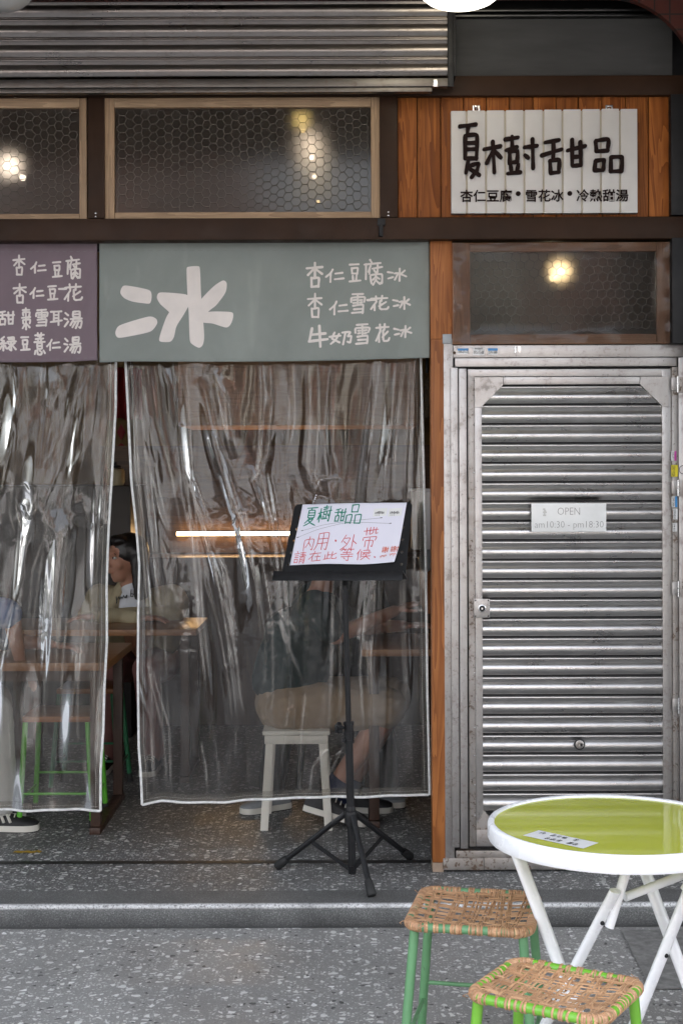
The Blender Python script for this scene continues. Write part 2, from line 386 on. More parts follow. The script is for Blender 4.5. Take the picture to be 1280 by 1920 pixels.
M = dict(
    beam=mat('dark_brown_steel', (.034, .016, .008), .5, 0, .25, 5, .1, 60, spots=.30, spotcol=(.06, .035, .02), spotscale=22, Specular_IOR_Level=.18),
    black=mat('matte_black', (.009, .009, .010), .5, 0, .2, 12, .08, 150, Specular_IOR_Level=.3),
    stand=mat('worn_black_paint', (.013, .013, .014), .42, 0, .3, 20, .1, 200, spots=.33, spotcol=(.055, .048, .042), spotscale=45, Specular_IOR_Level=.25),
    panelgrey=mat('dusty_grey_panel', (.060, .060, .060), .7, 0, .14, 3, stretch=(1, 1, 6), Specular_IOR_Level=.25),
    plank=wood('orange_plank', (.20, .052, .008), (.50, .165, .032), 'z', .55, 1.0, spec=.25),
    post=wood('orange_post', (.24, .072, .016), (.50, .185, .052), 'z', .5, .8, spec=.3),
    pine_x=wood('pale_pine_rail', (.36, .23, .13), (.62, .42, .25), 'x', .55, 1.0, bump=.1),
    pine_z=wood('pale_pine_stile', (.36, .23, .13), (.62, .42, .25), 'z', .55, 1.0, bump=.1),
    red_x=wood('reddish_rail', (.24, .10, .042), (.40, .19, .095), 'x', .45, .8, bump=.08),
    red_z=wood('reddish_stile', (.24, .10, .042), (.40, .19, .095), 'z', .45, .8, bump=.08),
    slat=metal('polished_slat', (.51, .495, .48), .29, (.5, 1.2, 1.6), .10, .14, .08, 0, .03),
    shut=metal('dull_shutter_slat', (.26, .235, .218), .30, (.5, 1.2, 1.6), .12, .2, .15, 0, .03),
    steel=metal('brushed_steel', (.40, .385, .372), .38, (4, 4, .5), .12, .55, .22, .08),
    steel_x=metal('brushed_steel_rail', (.40, .38, .365), .38, (.5, 4, 4), .12, .5, .2, .08),
    steel_dirty=metal('dirty_steel', (.36, .34, .32), .45, (1, 1, 1), .2, .95, .85, .1),
    wire=mat('galvanised_wire', (.20, .18, .15), .5, 0, .15, 30),
    chrome=metal('bright_fitting', (.6, .6, .6), .25, dirt=.3),
    glass=frosted('dark_frosted_pane', (.46, .40, .35), .08, .42),
    glass2=frosted('dusty_frosted_pane', (.50, .44, .38), .06, .42),
    film=pvc('clear_film', .03, 1.28, .10),
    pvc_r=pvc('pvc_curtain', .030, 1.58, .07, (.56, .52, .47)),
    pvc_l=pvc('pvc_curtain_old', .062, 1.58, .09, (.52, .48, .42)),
    cord=mat('white_cord', (.62, .62, .60), .55, 0, .2, 60, .3, 300),
    stitch=mat('white_stitch', (.55, .55, .53), .6),
    green_cloth=cloth('sage_canvas', (.235, .258, .238), (.37, .385, .355)),
    purple_cloth=cloth('mauve_canvas', (.185, .138, .158), (.23, .185, .20)),
    paint=mat('offwhite_paint', (.70, .645, .605), .75, 0, .06, 12),
    white_board=mat('white_painted_board', (.62, .60, .58), .5, 0, .05, 5, .08, 90, spots=.27, spotcol=(.45, .43, .40), spotscale=18),
    letter=mat('dark_brown_letter', (.016, .008, .007), .8, 0, .2, 30, .2, 90, Specular_IOR_Level=.15),
    t_out=None, t_in=None,
    ring=mat('white_powdercoat', (.86, .865, .88), .28, 0, .03, 5),
    lime=mat('lime_glass_top', (.50, .54, .014), .06, 0, .05, 3, Specular_IOR_Level=.5, Coat_Weight=.35, Coat_Roughness=.03),
    paper=mat('white_paper', (.74, .73, .82), .6, 0, .03, 4),
    sticker=mat('white_sticker', (.75, .75, .74), .4, 0, .04, 8),
    acrylic=mat('frosted_acrylic', (.72, .72, .70), .22, 0, .05, 12),
    ink=mat('black_ink', (.012, .012, .012), .5),
    ink_grey=mat('grey_engraving', (.26, .25, .235), .5),
    ink_green=mat('green_marker', (.012, .22, .15), .6),
    ink_red=mat('red_marker', (.60, .055, .065), .6),
    ink_orange=mat('orange_marker', (.62, .10, .03), .6),
    cyan=mat('blue_sticker', (.03, .22, .50), .4), yellow=mat('yellow_sticker', (.72, .60, .02), .4), magenta=mat('magenta_sticker', (.45, .03, .28), .4),
    rattan=wood('rattan_cane', (.46, .235, .115), (.74, .45, .255), 'x', .45, .5, bump=.12),
    green_pale=mat('worn_pale_green_paint', (.115, .27, .125), .36, 0, .12, 10, .04, 60, spots=.30, spotcol=(.04, .032, .025), spotscale=24),
    green_bright=mat('bright_green_paint', (.155, .40, .035), .30, 0, .06, 6, .03, 60),
    rubber=mat('black_rubber', (.014, .014, .014), .7),
    plastic_white=mat('white_plastic', (.66, .64, .58), .35, 0, .05, 6),
)
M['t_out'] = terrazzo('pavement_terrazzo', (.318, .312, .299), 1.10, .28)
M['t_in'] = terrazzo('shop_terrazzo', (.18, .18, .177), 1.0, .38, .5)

# ------------------------------------------------------------------ ground
def ground():
    mb = MB()
    P = np.zeros((2, 2, 3)); P[0, 0] = (-7, -4.4, -.06); P[1, 0] = (7, -4.4, -.06); P[0, 1] = (-7, -.45, -.06); P[1, 1] = (7, -.45, -.06)
    mb.grid(P); tag(mb.build('pavement', M['t_out']), kind='structure')
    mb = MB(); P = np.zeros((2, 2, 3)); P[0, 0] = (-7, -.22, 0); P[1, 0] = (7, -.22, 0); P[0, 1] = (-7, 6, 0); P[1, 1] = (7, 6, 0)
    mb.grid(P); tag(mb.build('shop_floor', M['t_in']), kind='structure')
    # nosing of the step: fine dark granolithic band, rounded edge with its lit highlight painted in pale, dark riser
    t = NT('granolithic_step'); v = t.coord(); n1 = t.noise(v, 190, 2, .8); n2 = t.noise(v, 5, 5, .6)
    c = t.mix(t.ramp(n1, [(.35, 0.0), (.55, .25), (.72, 1.0)]), (.095, .095, .092), (.36, .36, .35))
    sp = t.n('ShaderNodeSeparateXYZ'); tc = t.n('ShaderNodeTexCoord'); t.l(tc.outputs['Object'], sp.inputs[0])
    edge = t.math('MULTIPLY', t.math('MULTIPLY', t.ramp(t.math('ABSOLUTE', t.math('ADD', sp.outputs[1], .390)), [(.006, 1.0), (.018, 0.0)]), t.ramp(t.math('ADD', sp.outputs[2], .03), [(.012, 0.0), (.022, 1.0)])), t.ramp(n2, [(.25, .6), (.6, 1.0)]))
    n3 = t.noise(v, 120, 2, .8)
    c = t.mix(edge, c, t.ramp(n3, [(.36, .25), (.46, .70), (.60, .90)]))
    c = t.mix(1.0, c, t.ramp(n2, [(.3, .70), (.7, 1.05)]), 'MULTIPLY')
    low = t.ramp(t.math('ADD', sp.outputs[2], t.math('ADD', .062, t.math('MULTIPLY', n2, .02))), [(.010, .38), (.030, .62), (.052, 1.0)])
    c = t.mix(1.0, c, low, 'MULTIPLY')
    t.bsdf(c, .6, 0, t.bump(n1, .3, .001))
    pr = [(-.22, .001), (-.30, .0012), (-.390, .0008)]
    for k in range(1, 6):
        an = R(18*k); pr.append((-.390-.009*math.sin(an), -.008+.0088*math.cos(an)))
    pr += [(-.3995, -.013), (-.396, -.016), (-.402, -.019), (-.420, -.032), (-.448, -.052), (-.455, -.057), (-.475, -.0585)]
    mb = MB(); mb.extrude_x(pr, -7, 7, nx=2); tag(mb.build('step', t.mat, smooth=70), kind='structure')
    mb = MB(); mb.extrude_x([(.195, .002), (.150, .002)], -7, X(820, .17)); 
    tag(mb.build('floor_joint', mat('dark_floor_strip', (.030, .030, .029), .5, 0, .25, 12)), kind='structure')
    # wide dark granolithic band running into the pavement at the right (seen behind the table)
    mb = MB(); a_, b_, c_, d_ = G(1160, 1745, -.056), G(1290, 1745, -.056), G(1420, 1855, -.056), G(1215, 1857, -.056)
    mb.add([d_, c_, b_, a_], [(0, 1, 2, 3)]); tag(mb.build('dark_grano_patch', mat('dark_grano', (.23, .226, .216), .6, 0, .4, 30, .3, 300)), kind='structure')
    # kerb and road
    mb = MB(); mb.box(-30, 30, -4.6, -4.4, -.30, -.062); tag(mb.build('kerb', mat('kerb_stone', (.25, .25, .24), .7, 0, .15, 8, .2, 80), bevel=.01), kind='structure')
    mb = MB(); P = np.zeros((2, 2, 3)); P[0, 0] = (-60, -60, -.2); P[1, 0] = (60, -60, -.2); P[0, 1] = (-60, -4.6, -.2); P[1, 1] = (60, -4.6, -.2)
    mb.grid(P); tag(mb.build('road', mat('asphalt', (.055, .055, .057), .8, 0, .2, 3, .4, 120, .004)), kind='structure')
ground()

AY = -2.55      # front edge of the arcade
# ------------------------------------------------------------------ the arcade building: ceiling, pillars, tiled arch, wall above
def arcade():
    t = thing('arcade_building', 'concrete arcade building with dark red tiled arch over the shop front', 'building', (0, 0, 0))
    wall = mat('grey_plaster', (.34, .33, .31), .8, 0, .08, 3, .1, 40)
    mb = MB(); mb.box(-9, 9, AY, .9, 3.62, 3.8); mb.build('ceiling', mat('arcade_ceiling', (.40, .385, .36), .8, 0, .08, 3), t)
    mb = MB(); mb.box(-9, 9, AY-.2, AY, 3.40, 7.0); mb.build('upper_wall', wall, t)
    redt = tiles('dark_red_tiles', (.075, .014, .008), (.012, .008, .007), .058, .058)
    for x0, x1 in ((-3.6, -3.0), (1.62, 2.2)):
        mb = MB(); mb.box(x0, x1, AY-.18, AY+.3, -.06, 3.40); mb.build('pillar', redt, t, bevel=.02)
    # arch lintel in front of the shop front with a rounded inner corner at the right
    yf, yb = -.15, -.118
    zl = Z(-3, yf); xr = X(1330, yf)
    ox, oz = X(1150, yf), zl      # where the curve leaves the lintel
    
    poly = [(-9, zl+.45), (-9, zl)]
    n = 18
    for k in range(n+1):
        an = R(90*k/n); poly.append((ox+(xr-ox)*math.sin(an), oz-.49*(1-math.cos(an))))
    poly += [(xr, -.02), (xr+.42, -.02), (xr+.42, zl+.45)]
    # split into convex-ish quads: lintel strip + jamb
    mb = MB()
    top = zl+.45
    for i in range(1, len(poly)-4+1):
        (xa, za), (xb, zb) = poly[i], poly[i+1]
        if xb-xa < 1e-6: continue
        for y_, s_ in ((yf, 1), (yb, -1)):
            q = [(xa, y_, za), (xb, y_, zb), (xb, y_, top), (xa, y_, top)]
            mb.add(q, [(0, 1, 2, 3)] if s_ > 0 else [(3, 2, 1, 0)])
        mb.add([(xa, yf, za), (xb, yf, zb), (xb, yb, zb), (xa, yb, za)], [(3, 2, 1, 0)])
    mb.box(xr, xr+.42, yf, yb, -.03, oz-.49)
    mb.box(xr, xr+.42, yf, yb, oz-.49, top)
    mb.build('tiled_arch', redt, t)
arcade()

# ------------------------------------------------------------------ the street opposite (seen only as reflections and as light)
def street():
    pink = tiles('pink_wall_tiles', (.52, .26, .20), (.35, .3, .28), .3, .15); cream = mat('cream_render', (.62, .58, .50), .8, 0, .1, 2)
    grey = mat('pale_grey_render', (.5, .5, .5), .8, 0, .1, 2); dark = mat('dark_window', (.03, .035, .04), .15); sh = mat('white_shutter', (.68, .68, .68), .5)
    specs = [(-22, -13.2, 7.6, cream, 'cream rendered three storey house across the street'), (-13, -6.2, 6.4, grey, 'pale grey rendered house across the street'),
             (-6, -1.6, 7.0, pink, 'narrow pink tiled house across the street'), (-1.4, 3.4, 5.6, cream, 'low cream rendered house across the street'),
             (3.6, 8.4, 7.2, pink, 'wide pink tiled house across the street'), (8.6, 20, 6.8, grey, 'long pale grey house at the street corner')]
    for x0, x1, h, m_, lb in specs:
        t = thing('street_house', lb, 'house', ((x0+x1)/2, -19, 0))
        mb = MB(); mb.box(x0, x1, -26, -19, -.2, h); mb.build('wall', m_, t)
        mb = MB(); mb.box(x0-.1, x1+.1, -26.1, -18.7, h, h+.25); mb.build('roof', grey, t)
        mb = MB(); mb.box(x0+.4, x1-.4, -19.05, -18.98, -.1, 2.8); mb.build('shop_shutter', sh, t)
        n = max(1, int((x1-x0)/2.2))
        for fl in (3.3, 5.2):
            if fl+1.3 > h: continue
            for i in range(n):
                xc = x0+(x1-x0)*(i+.5)/n
                mb = MB(); mb.box(xc-.65, xc+.65, -19.04, -18.97, fl, fl+1.25); w = mb.build('window', dark, t)
                mb = MB(); mb.box(xc-.72, xc+.72, -19.06, -18.94, fl-.08, fl); mb.build('sill', sh, w)
street()

# ------------------------------------------------------------------ handwriting: strokes on a 100 x 100 box, y down
def box4(x0, y0, x1, y1): return [(x0, y0), (x0+.5, y1), (x1-.5, y1), (x1, y0), (x0, y0)]
def sub(g, x0, y0, x1, y1): return [[(x0+(x1-x0)*u/100, y0+(y1-y0)*v/100) for u, v in s] for s in g]
MU = [[(2, 36), (97, 28)], [(50, 2), (50, 98)], [(48, 38), (8, 78)], [(53, 38), (95, 70)]]
KOU = [[(8, 4), (12, 96)], [(8, 6), (92, 2), (88, 96)], [(12, 94), (88, 92)]]
RI = [box4(6, 3, 94, 97), [(8, 50), (92, 50)]]
YAN = [[(42, 0), (58, 9)], [(2, 22), (98, 20)], [(16, 38), (84, 36)], [(16, 54), (84, 52)]] + sub(KOU, 14, 68, 86, 98)
CUN = [[(0, 30), (100, 26)], [(66, 2), (66, 94), (42, 86)], [(18, 48), (38, 62)]]
CAO = [[(2, 55), (98, 45)], [(32, 5), (34, 95)], [(68, 2), (64, 95)]]
SHUI3 = [[(20, 6), (70, 22)], [(4, 42), (58, 46)], [(10, 92), (76, 60)]]
BING2 = [[(5, 26), (30, 34)], [(8, 76), (33, 67)]]
GL = {
 '杏': sub(MU, 0, 0, 100, 64)+sub(KOU, 24, 60, 78, 100),
 '仁': [[(40, 4), (30, 32), (4, 62)], [(28, 34), (28, 98)], [(54, 36), (93, 30)], [(50, 78), (99, 74)]],
 '豆': [[(8, 6), (86, 3)]]+sub(KOU, 20, 24, 80, 56)+[[(32, 64), (36, 88)], [(68, 62), (64, 88)], [(4, 95), (100, 91)]],
 '腐': [[(34, 0), (42, 12)], [(4, 19), (90, 13)], [(14, 19), (12, 78)], [(38, 26), (22, 48)], [(31, 38), (31, 58)], [(46, 36), (96, 30)], [(74, 22), (72, 52), (60, 49)], [(54, 42), (60, 48)],
       [(40, 97), (38, 62), (96, 58), (95, 94), (88, 92)], [(66, 50), (63, 68), (47, 82)], [(63, 67), (82, 78)], [(66, 78), (50, 99)], [(66, 84), (84, 98)]],
 '雪': [[(16, 5), (86, 3)], [(51, 4), (51, 52)], [(6, 42), (10, 22), (97, 19), (93, 42)], [(22, 34), (38, 33)], [(64, 33), (80, 32)], [(22, 47), (38, 46)], [(64, 46), (80, 45)], [(18, 62), (86, 58), (83, 98)], [(24, 79), (82, 77)], [(10, 98), (84, 95)]],
 '花': sub(CAO, 4, 0, 96, 36)+[[(36, 38), (5, 92)], [(26, 58), (26, 100)], [(88, 44), (50, 74)], [(56, 36), (55, 86), (64, 96), (92, 94), (99, 78)]],
 '冰': BING2+[[(67, 2), (67, 98)], [(40, 40), (59, 37), (43, 86)], [(93, 18), (70, 46)], [(71, 46), (99, 64)]],
 '牛': [[(16, 14), (4, 68)], [(13, 42), (86, 36)], [(2, 72), (99, 63)], [(54, 2), (60, 98)]],
 '奶': [[(24, 12), (10, 55), (46, 84)], [(42, 24), (28, 66), (4, 92)], [(0, 42), (50, 35)], [(58, 14), (96, 11), (84, 42), (99, 42), (94, 86), (82, 80)], [(72, 15), (62, 98)]],
 '甜': [[(42, 3), (8, 12)], [(0, 32), (52, 27)], [(28, 9), (28, 54)]]+sub(KOU, 8, 54, 46, 96)+[[(54, 34), (100, 28)], [(64, 10), (65, 90)], [(91, 6), (88, 90)], [(65, 60), (88, 58)], [(65, 90), (88, 88)]],
 '棗': [[(20, 8), (82, 5)], [(24, 34), (24, 19), (84, 16), (80, 34)], [(12, 44), (88, 40)], [(50, 0), (50, 99)], [(24, 70), (24, 55), (88, 52), (84, 70)], [(44, 72), (18, 93)], [(56, 72), (84, 90)]],
 '耳': [[(4, 6), (96, 3)], [(28, 6), (29, 76)], [(72, 5), (72, 100)], [(30, 28), (70, 27)], [(30, 52), (70, 51)], [(1, 79), (100, 70)]],
 '湯': sub(SHUI3, 0, 4, 30, 96)+sub(RI, 48, 2, 88, 34)+[[(34, 46), (99, 43)], [(52, 48), (34, 80)], [(46, 61), (96, 57), (92, 97), (82, 93)], [(62, 62), (46, 94)], [(78, 62), (62, 97)]],
 '綠': [[(28, 2), (8, 22), (28, 32), (4, 52), (42, 46)], [(24, 52), (24, 98)], [(12, 66), (3, 88)], [(34, 64), (43, 82)], [(54, 8), (90, 5), (87, 34)], [(57, 20), (86, 19)], [(48, 36), (100, 33)], [(72, 36), (72, 96), (62, 89)], [(54, 48), (64, 57)], [(48, 84), (67, 66)], [(95, 44), (80, 55)], [(75, 57), (100, 88)]],
 '薏': sub(CAO, 8, 0, 92, 18)+[[(50, 18), (52, 25)], [(16, 28), (84, 26)], [(34, 29), (38, 37)], [(66, 28), (62, 37)], [(4, 42), (96, 39)]]+sub(RI, 28, 46, 72, 70)+[[(14, 79), (6, 96)], [(30, 77), (33, 96), (64, 97), (70, 86)], [(48, 75), (55, 83)], [(82, 77), (95, 90)]],
 '內': [[(10, 99), (8, 28), (92, 22), (92, 97), (80, 91)], [(52, 2), (48, 42), (24, 78)], [(50, 44), (76, 72)]],
 '用': [[(18, 8), (15, 70), (0, 100)], [(18, 8), (92, 4), (90, 97), (76, 92)], [(18, 36), (90, 33)], [(16, 64), (90, 61)], [(54, 8), (54, 98)]],
 '外': [[(25, 4), (4, 52)], [(21, 28), (54, 25), (36, 70), (4, 99)], [(18, 48), (36, 62)], [(74, 2), (72, 99)], [(74, 40), (100, 60)]],
 '帶': [[(0, 20), (99, 10)], [(20, 4), (22, 36)], [(44, 2), (44, 31), (66, 28), (66, 2)], [(86, 2), (85, 28), (99, 25)], [(4, 60), (8, 47), (96, 42), (90, 58)], [(24, 63), (24, 90)], [(24, 63), (77, 60), (75, 88), (66, 84)], [(50, 47), (50, 100)]],
 '請': sub(YAN, 0, 0, 42, 96)+[[(52, 14), (96, 12)], [(54, 28), (94, 26)], [(46, 42), (100, 39)], [(74, 2), (74, 42)], [(55, 98), (57, 54), (93, 51), (91, 98), (82, 93)], [(58, 68), (90, 66)], [(58, 82), (90, 80)]],
 '在': [[(4, 26), (96, 19)], [(45, 2), (30, 46), (2, 78)], [(28, 48), (28, 99)], [(48, 56), (92, 52)], [(69, 34), (69, 90)], [(38, 95), (100, 90)]],
 '此': [[(28, 5), (28, 88)], [(28, 45), (52, 42)], [(8, 40), (10, 90)], [(0, 97), (54, 82)], [(94, 22), (64, 48)], [(62, 4), (62, 84), (95, 86), (99, 68)]],
 '等': [[(20, 2), (4, 24)], [(16, 12), (46, 9)], [(28, 12), (35, 22)], [(64, 2), (50, 22)], [(61, 12), (97, 9)], [(75, 12), (81, 22)], [(20, 37), (80, 34)], [(50, 26), (50, 50)], [(3, 53), (98, 48)], [(10, 70), (96, 65)], [(67, 56), (67, 99), (52, 93)], [(30, 76), (41, 87)]],
 '候': [[(22, 2), (3, 46)], [(15, 28), (15, 99)], [(32, 20), (32, 76)], [(46, 12), (86, 9), (86, 28)], [(42, 31), (99, 27)], [(56, 32), (44, 54)], [(50, 46), (93, 42)], [(40, 66), (100, 61)], [(70, 46), (68, 66), (38, 99)], [(70, 67), (99, 96)]],
 '謝': sub(YAN, 0, 0, 28, 94)+[[(48, 2), (43, 14)], [(38, 16), (38, 62)], [(38, 16), (61, 14), (60, 97), (50, 92)], [(38, 32), (60, 31)], [(38, 46), (60, 45)], [(31, 63), (68, 60)], [(57, 65), (31, 93)]]+sub(CUN, 70, 4, 100, 98),
 '夏': [[(8, 5), (93, 2)], [(50, 5), (44, 16)]]+[box4(26, 18, 78, 58), [(28, 31), (76, 31)], [(28, 45), (76, 44)]]+[[(45, 60), (10, 86)], [(30, 71), (74, 66), (48, 88), (4, 100)], [(36, 74), (60, 86), (99, 99)]],
 '樹': sub(MU, 0, 14, 34, 100)+[[(38, 10), (74, 8)], [(56, 0), (56, 22)], [(40, 23), (72, 21)]]+sub(KOU, 43, 32, 69, 55)+[[(44, 60), (48, 72)], [(68, 58), (63, 72)], [(36, 81), (76, 76)]]+sub(CUN, 74, 4, 100, 98),
 '品': sub(KOU, 28, 0, 74, 40)+sub(KOU, 0, 52, 42, 98)+sub(KOU, 56, 52, 100, 98),
}
def smooth_poly(p, n=7, curve=.5):
    if len(p) == 2:
        return [(p[0][0]+(p[1][0]-p[0][0])*t/4, p[0][1]+(p[1][1]-p[0][1])*t/4) for t in range(5)]
    out = []; k = len(p); closed = p[0] == p[-1]
    for i in range(k-1):
        p0 = p[i-1] if i else (p[-2] if closed else p[0]); p1, p2 = p[i], p[i+1]; p3 = p[i+2] if i+2 < k else (p[1] if closed else p[-1])
        for t in range(n):
            u = t/n; q = []
            for d in (0, 1):
                m1 = (p2[d]-p0[d])*.5*curve; m2 = (p3[d]-p1[d])*.5*curve
                q.append((2*u**3-3*u*u+1)*p1[d]+(u**3-2*u*u+u)*m1+(-2*u**3+3*u*u)*p2[d]+(u**3-u*u)*m2)
            out.append(tuple(q))
    out.append(p[-1]); return out
def stroke_poly(p, w, rng, jit=.1, cap=5):
    """closed outline of a pen stroke of width w along p (flat coords)"""
    p = smooth_poly(p); L = []; Rr = []; k = len(p); ph = rng.random()*6
    ws = [w*.5*(1+jit*math.sin(ph+i*1.1)+jit*.6*(rng.random()-.5)) for i in range(k)]
    for i in range(k):
        a_, b_ = p[max(0, i-1)], p[min(k-1, i+1)]; dx, dy = b_[0]-a_[0], b_[1]-a_[1]; l_ = math.hypot(dx, dy) or 1
        nx, ny = -dy/l_, dx/l_
        L.append((p[i][0]+nx*ws[i], p[i][1]+ny*ws[i])); Rr.append((p[i][0]-nx*ws[i], p[i][1]-ny*ws[i]))
    def capf(c, d, r_):
        o = []
        for j in range(1, cap):
            an = math.pi*j/cap; o.append(an)
        return o
    dx, dy = p[-1][0]-p[-2][0], p[-1][1]-p[-2][1]; base = math.atan2(dy, dx)
    endc = [(p[-1][0]+ws[-1]*math.cos(base+math.pi/2-math.pi*j/cap), p[-1][1]+ws[-1]*math.sin(base+math.pi/2-math.pi*j/cap)) for j in range(1, cap)]
    dx, dy = p[0][0]-p[1][0], p[0][1]-p[1][1]; base = math.atan2(dy, dx)
    stc = [(p[0][0]+ws[0]*math.cos(base+math.pi/2-math.pi*j/cap), p[0][1]+ws[0]*math.sin(base+math.pi/2-math.pi*j/cap)) for j in range(1, cap)]
    return L, endc, Rr, stc
def add_stroke(mb, p, w, fn, rng, thick=0.0, m=0, lift=0.0, jit=.1):
    """fn(u, v, d) -> xyz, d = height off the surface"""
    L, ec, Rr, sc = stroke_poly(p, w, rng, jit); k = len(L); d = thick+lift
    vs = [fn(*q, d) for q in L]+[fn(*q, d) for q in Rr]; fs = [(i, i+1, k+i+1, k+i) for i in range(k-1)]
    b = len(vs); vs += [fn(*q, d) for q in ec]; fs.append((k-1,)+tuple(b+i for i in range(len(ec)))+(2*k-1,))
    b2 = len(vs); vs += [fn(*q, d) for q in sc]; fs.append((k,)+tuple(b2+i for i in range(len(sc)))+(0,))
    if thick:
        loop = L+ec+Rr[::-1]+sc; n = len(loop); b3 = len(vs)
        vs += [fn(*q, d) for q in loop]+[fn(*q, 0) for q in loop]
        fs += [(b3+i, b3+(i+1) % n, b3+n+(i+1) % n, b3+n+i) for i in range(n)]
    mb.add(vs, fs, m)
def write(mb, glyphs, boxes, w, fn, rng, thick=0, m=0, lift=.0006, wob=1.5, jit=.1):
    """each glyph into its own box (x0,y0,x1,y1)"""
    q = 0
    for g, (x0, y0, x1, y1) in zip(glyphs, boxes):
        for s in GL[g]:
            pts = [(x0+(x1-x0)*(u+rng.uniform(-wob, wob))/100, y0+(y1-y0)*(v+rng.uniform(-wob, wob))/100) for u, v in s]
            add_stroke(mb, pts, w, fn, rng, thick, m, lift+.00012*(q % 8), jit); q += 1

def typeset(mb, body, fn, size, x, y, extrude=.0, offset=0, align='LEFT', m=0, lift=.0005, shear=0, width=None):
    """printed text with the built-in font; fn(u, v_up, d) -> xyz, size/x/y in the units of fn"""
    c = bpy.data.curves.new('txt', 'FONT'); c.body = body; c.size = size; c.extrude = extrude; c.offset = offset; c.align_x = align; c.shear = shear
    c.resolution_u = 2; c.fill_mode = 'BOTH'
    o = bpy.data.objects.new('txt', c); C.objects.link(o)
    dg = bpy.context.evaluated_depsgraph_get(); me = bpy.data.meshes.new_from_object(o.evaluated_get(dg))
    xs = [v.co.x for v in me.vertices]; k = 1.0
    if width and xs: k = width/(max(xs)-min(xs))
    vs = [fn(x+v.co.x*k, y+v.co.y, lift+extrude+v.co.z) for v in me.vertices]
    mb.add(vs, [tuple(p.vertices) for p in me.polygons], m)
    bpy.data.objects.remove(o); bpy.data.meshes.remove(me); bpy.data.curves.remove(c)

# ------------------------------------------------------------------ the shop front's fixed frame
def hexwire(mb, x0, x1, z0, z1, y, a_, rng, r=.0011, m=0, pointy=False, jit=.06):
    """chicken wire: hexagons of side a_ with twisted sides, clipped to the rectangle"""
    E = set()
    def key(p): return (round(p[0], 4), round(p[1], 4))
    if pointy: dx, dz = math.sqrt(3)*a_, 1.5*a_
    else: dx, dz = 1.5*a_, math.sqrt(3)*a_
    ni, nj = int((x1-x0)/dx)+3, int((z1-z0)/dz)+3; pos = {}
    for i in range(-1, ni):
        for j in range(-1, nj):
            if pointy: cx, cz = x0+dx*(i+.5*(j % 2)), z0+dz*j
            else: cx, cz = x0+dx*i, z0+dz*(j+.5*(i % 2))
            c = []
            for k in range(6):
                an = R(60*k+(30 if pointy else 0)); c.append((cx+a_*math.cos(an), cz+a_*math.sin(an)))
            for k in range(6):
                p, q = key(c[k]), key(c[(k+1) % 6]); E.add((min(p, q), max(p, q)))
    def J(p):
        if p not in pos:
            pos[p] = (p[0]+.010*(mnoise.noise((p[0]*4, p[1]*4, 1.3)))+rng.gauss(0, jit*a_), p[1]+.012*mnoise.noise((p[0]*4, p[1]*4, 7.1))+rng.gauss(0, jit*a_))
        return pos[p]
    for p, q in sorted(E):
        a1, b1 = J(p), J(q)
        if min(a1[0], b1[0]) < x0 or max(a1[0], b1[0]) > x1 or min(a1[1], b1[1]) < z0 or max(a1[1], b1[1]) > z1: continue
        yy = y+.002*mnoise.noise((p[0]*6, p[1]*6, 3))
        mb.tube([(a1[0], yy, a1[1]), (b1[0], yy, b1[1])], r*(1.35 if abs(a1[1]-b1[1]) < .2*a_ and not pointy else 1.0), 4, m, caps=False)

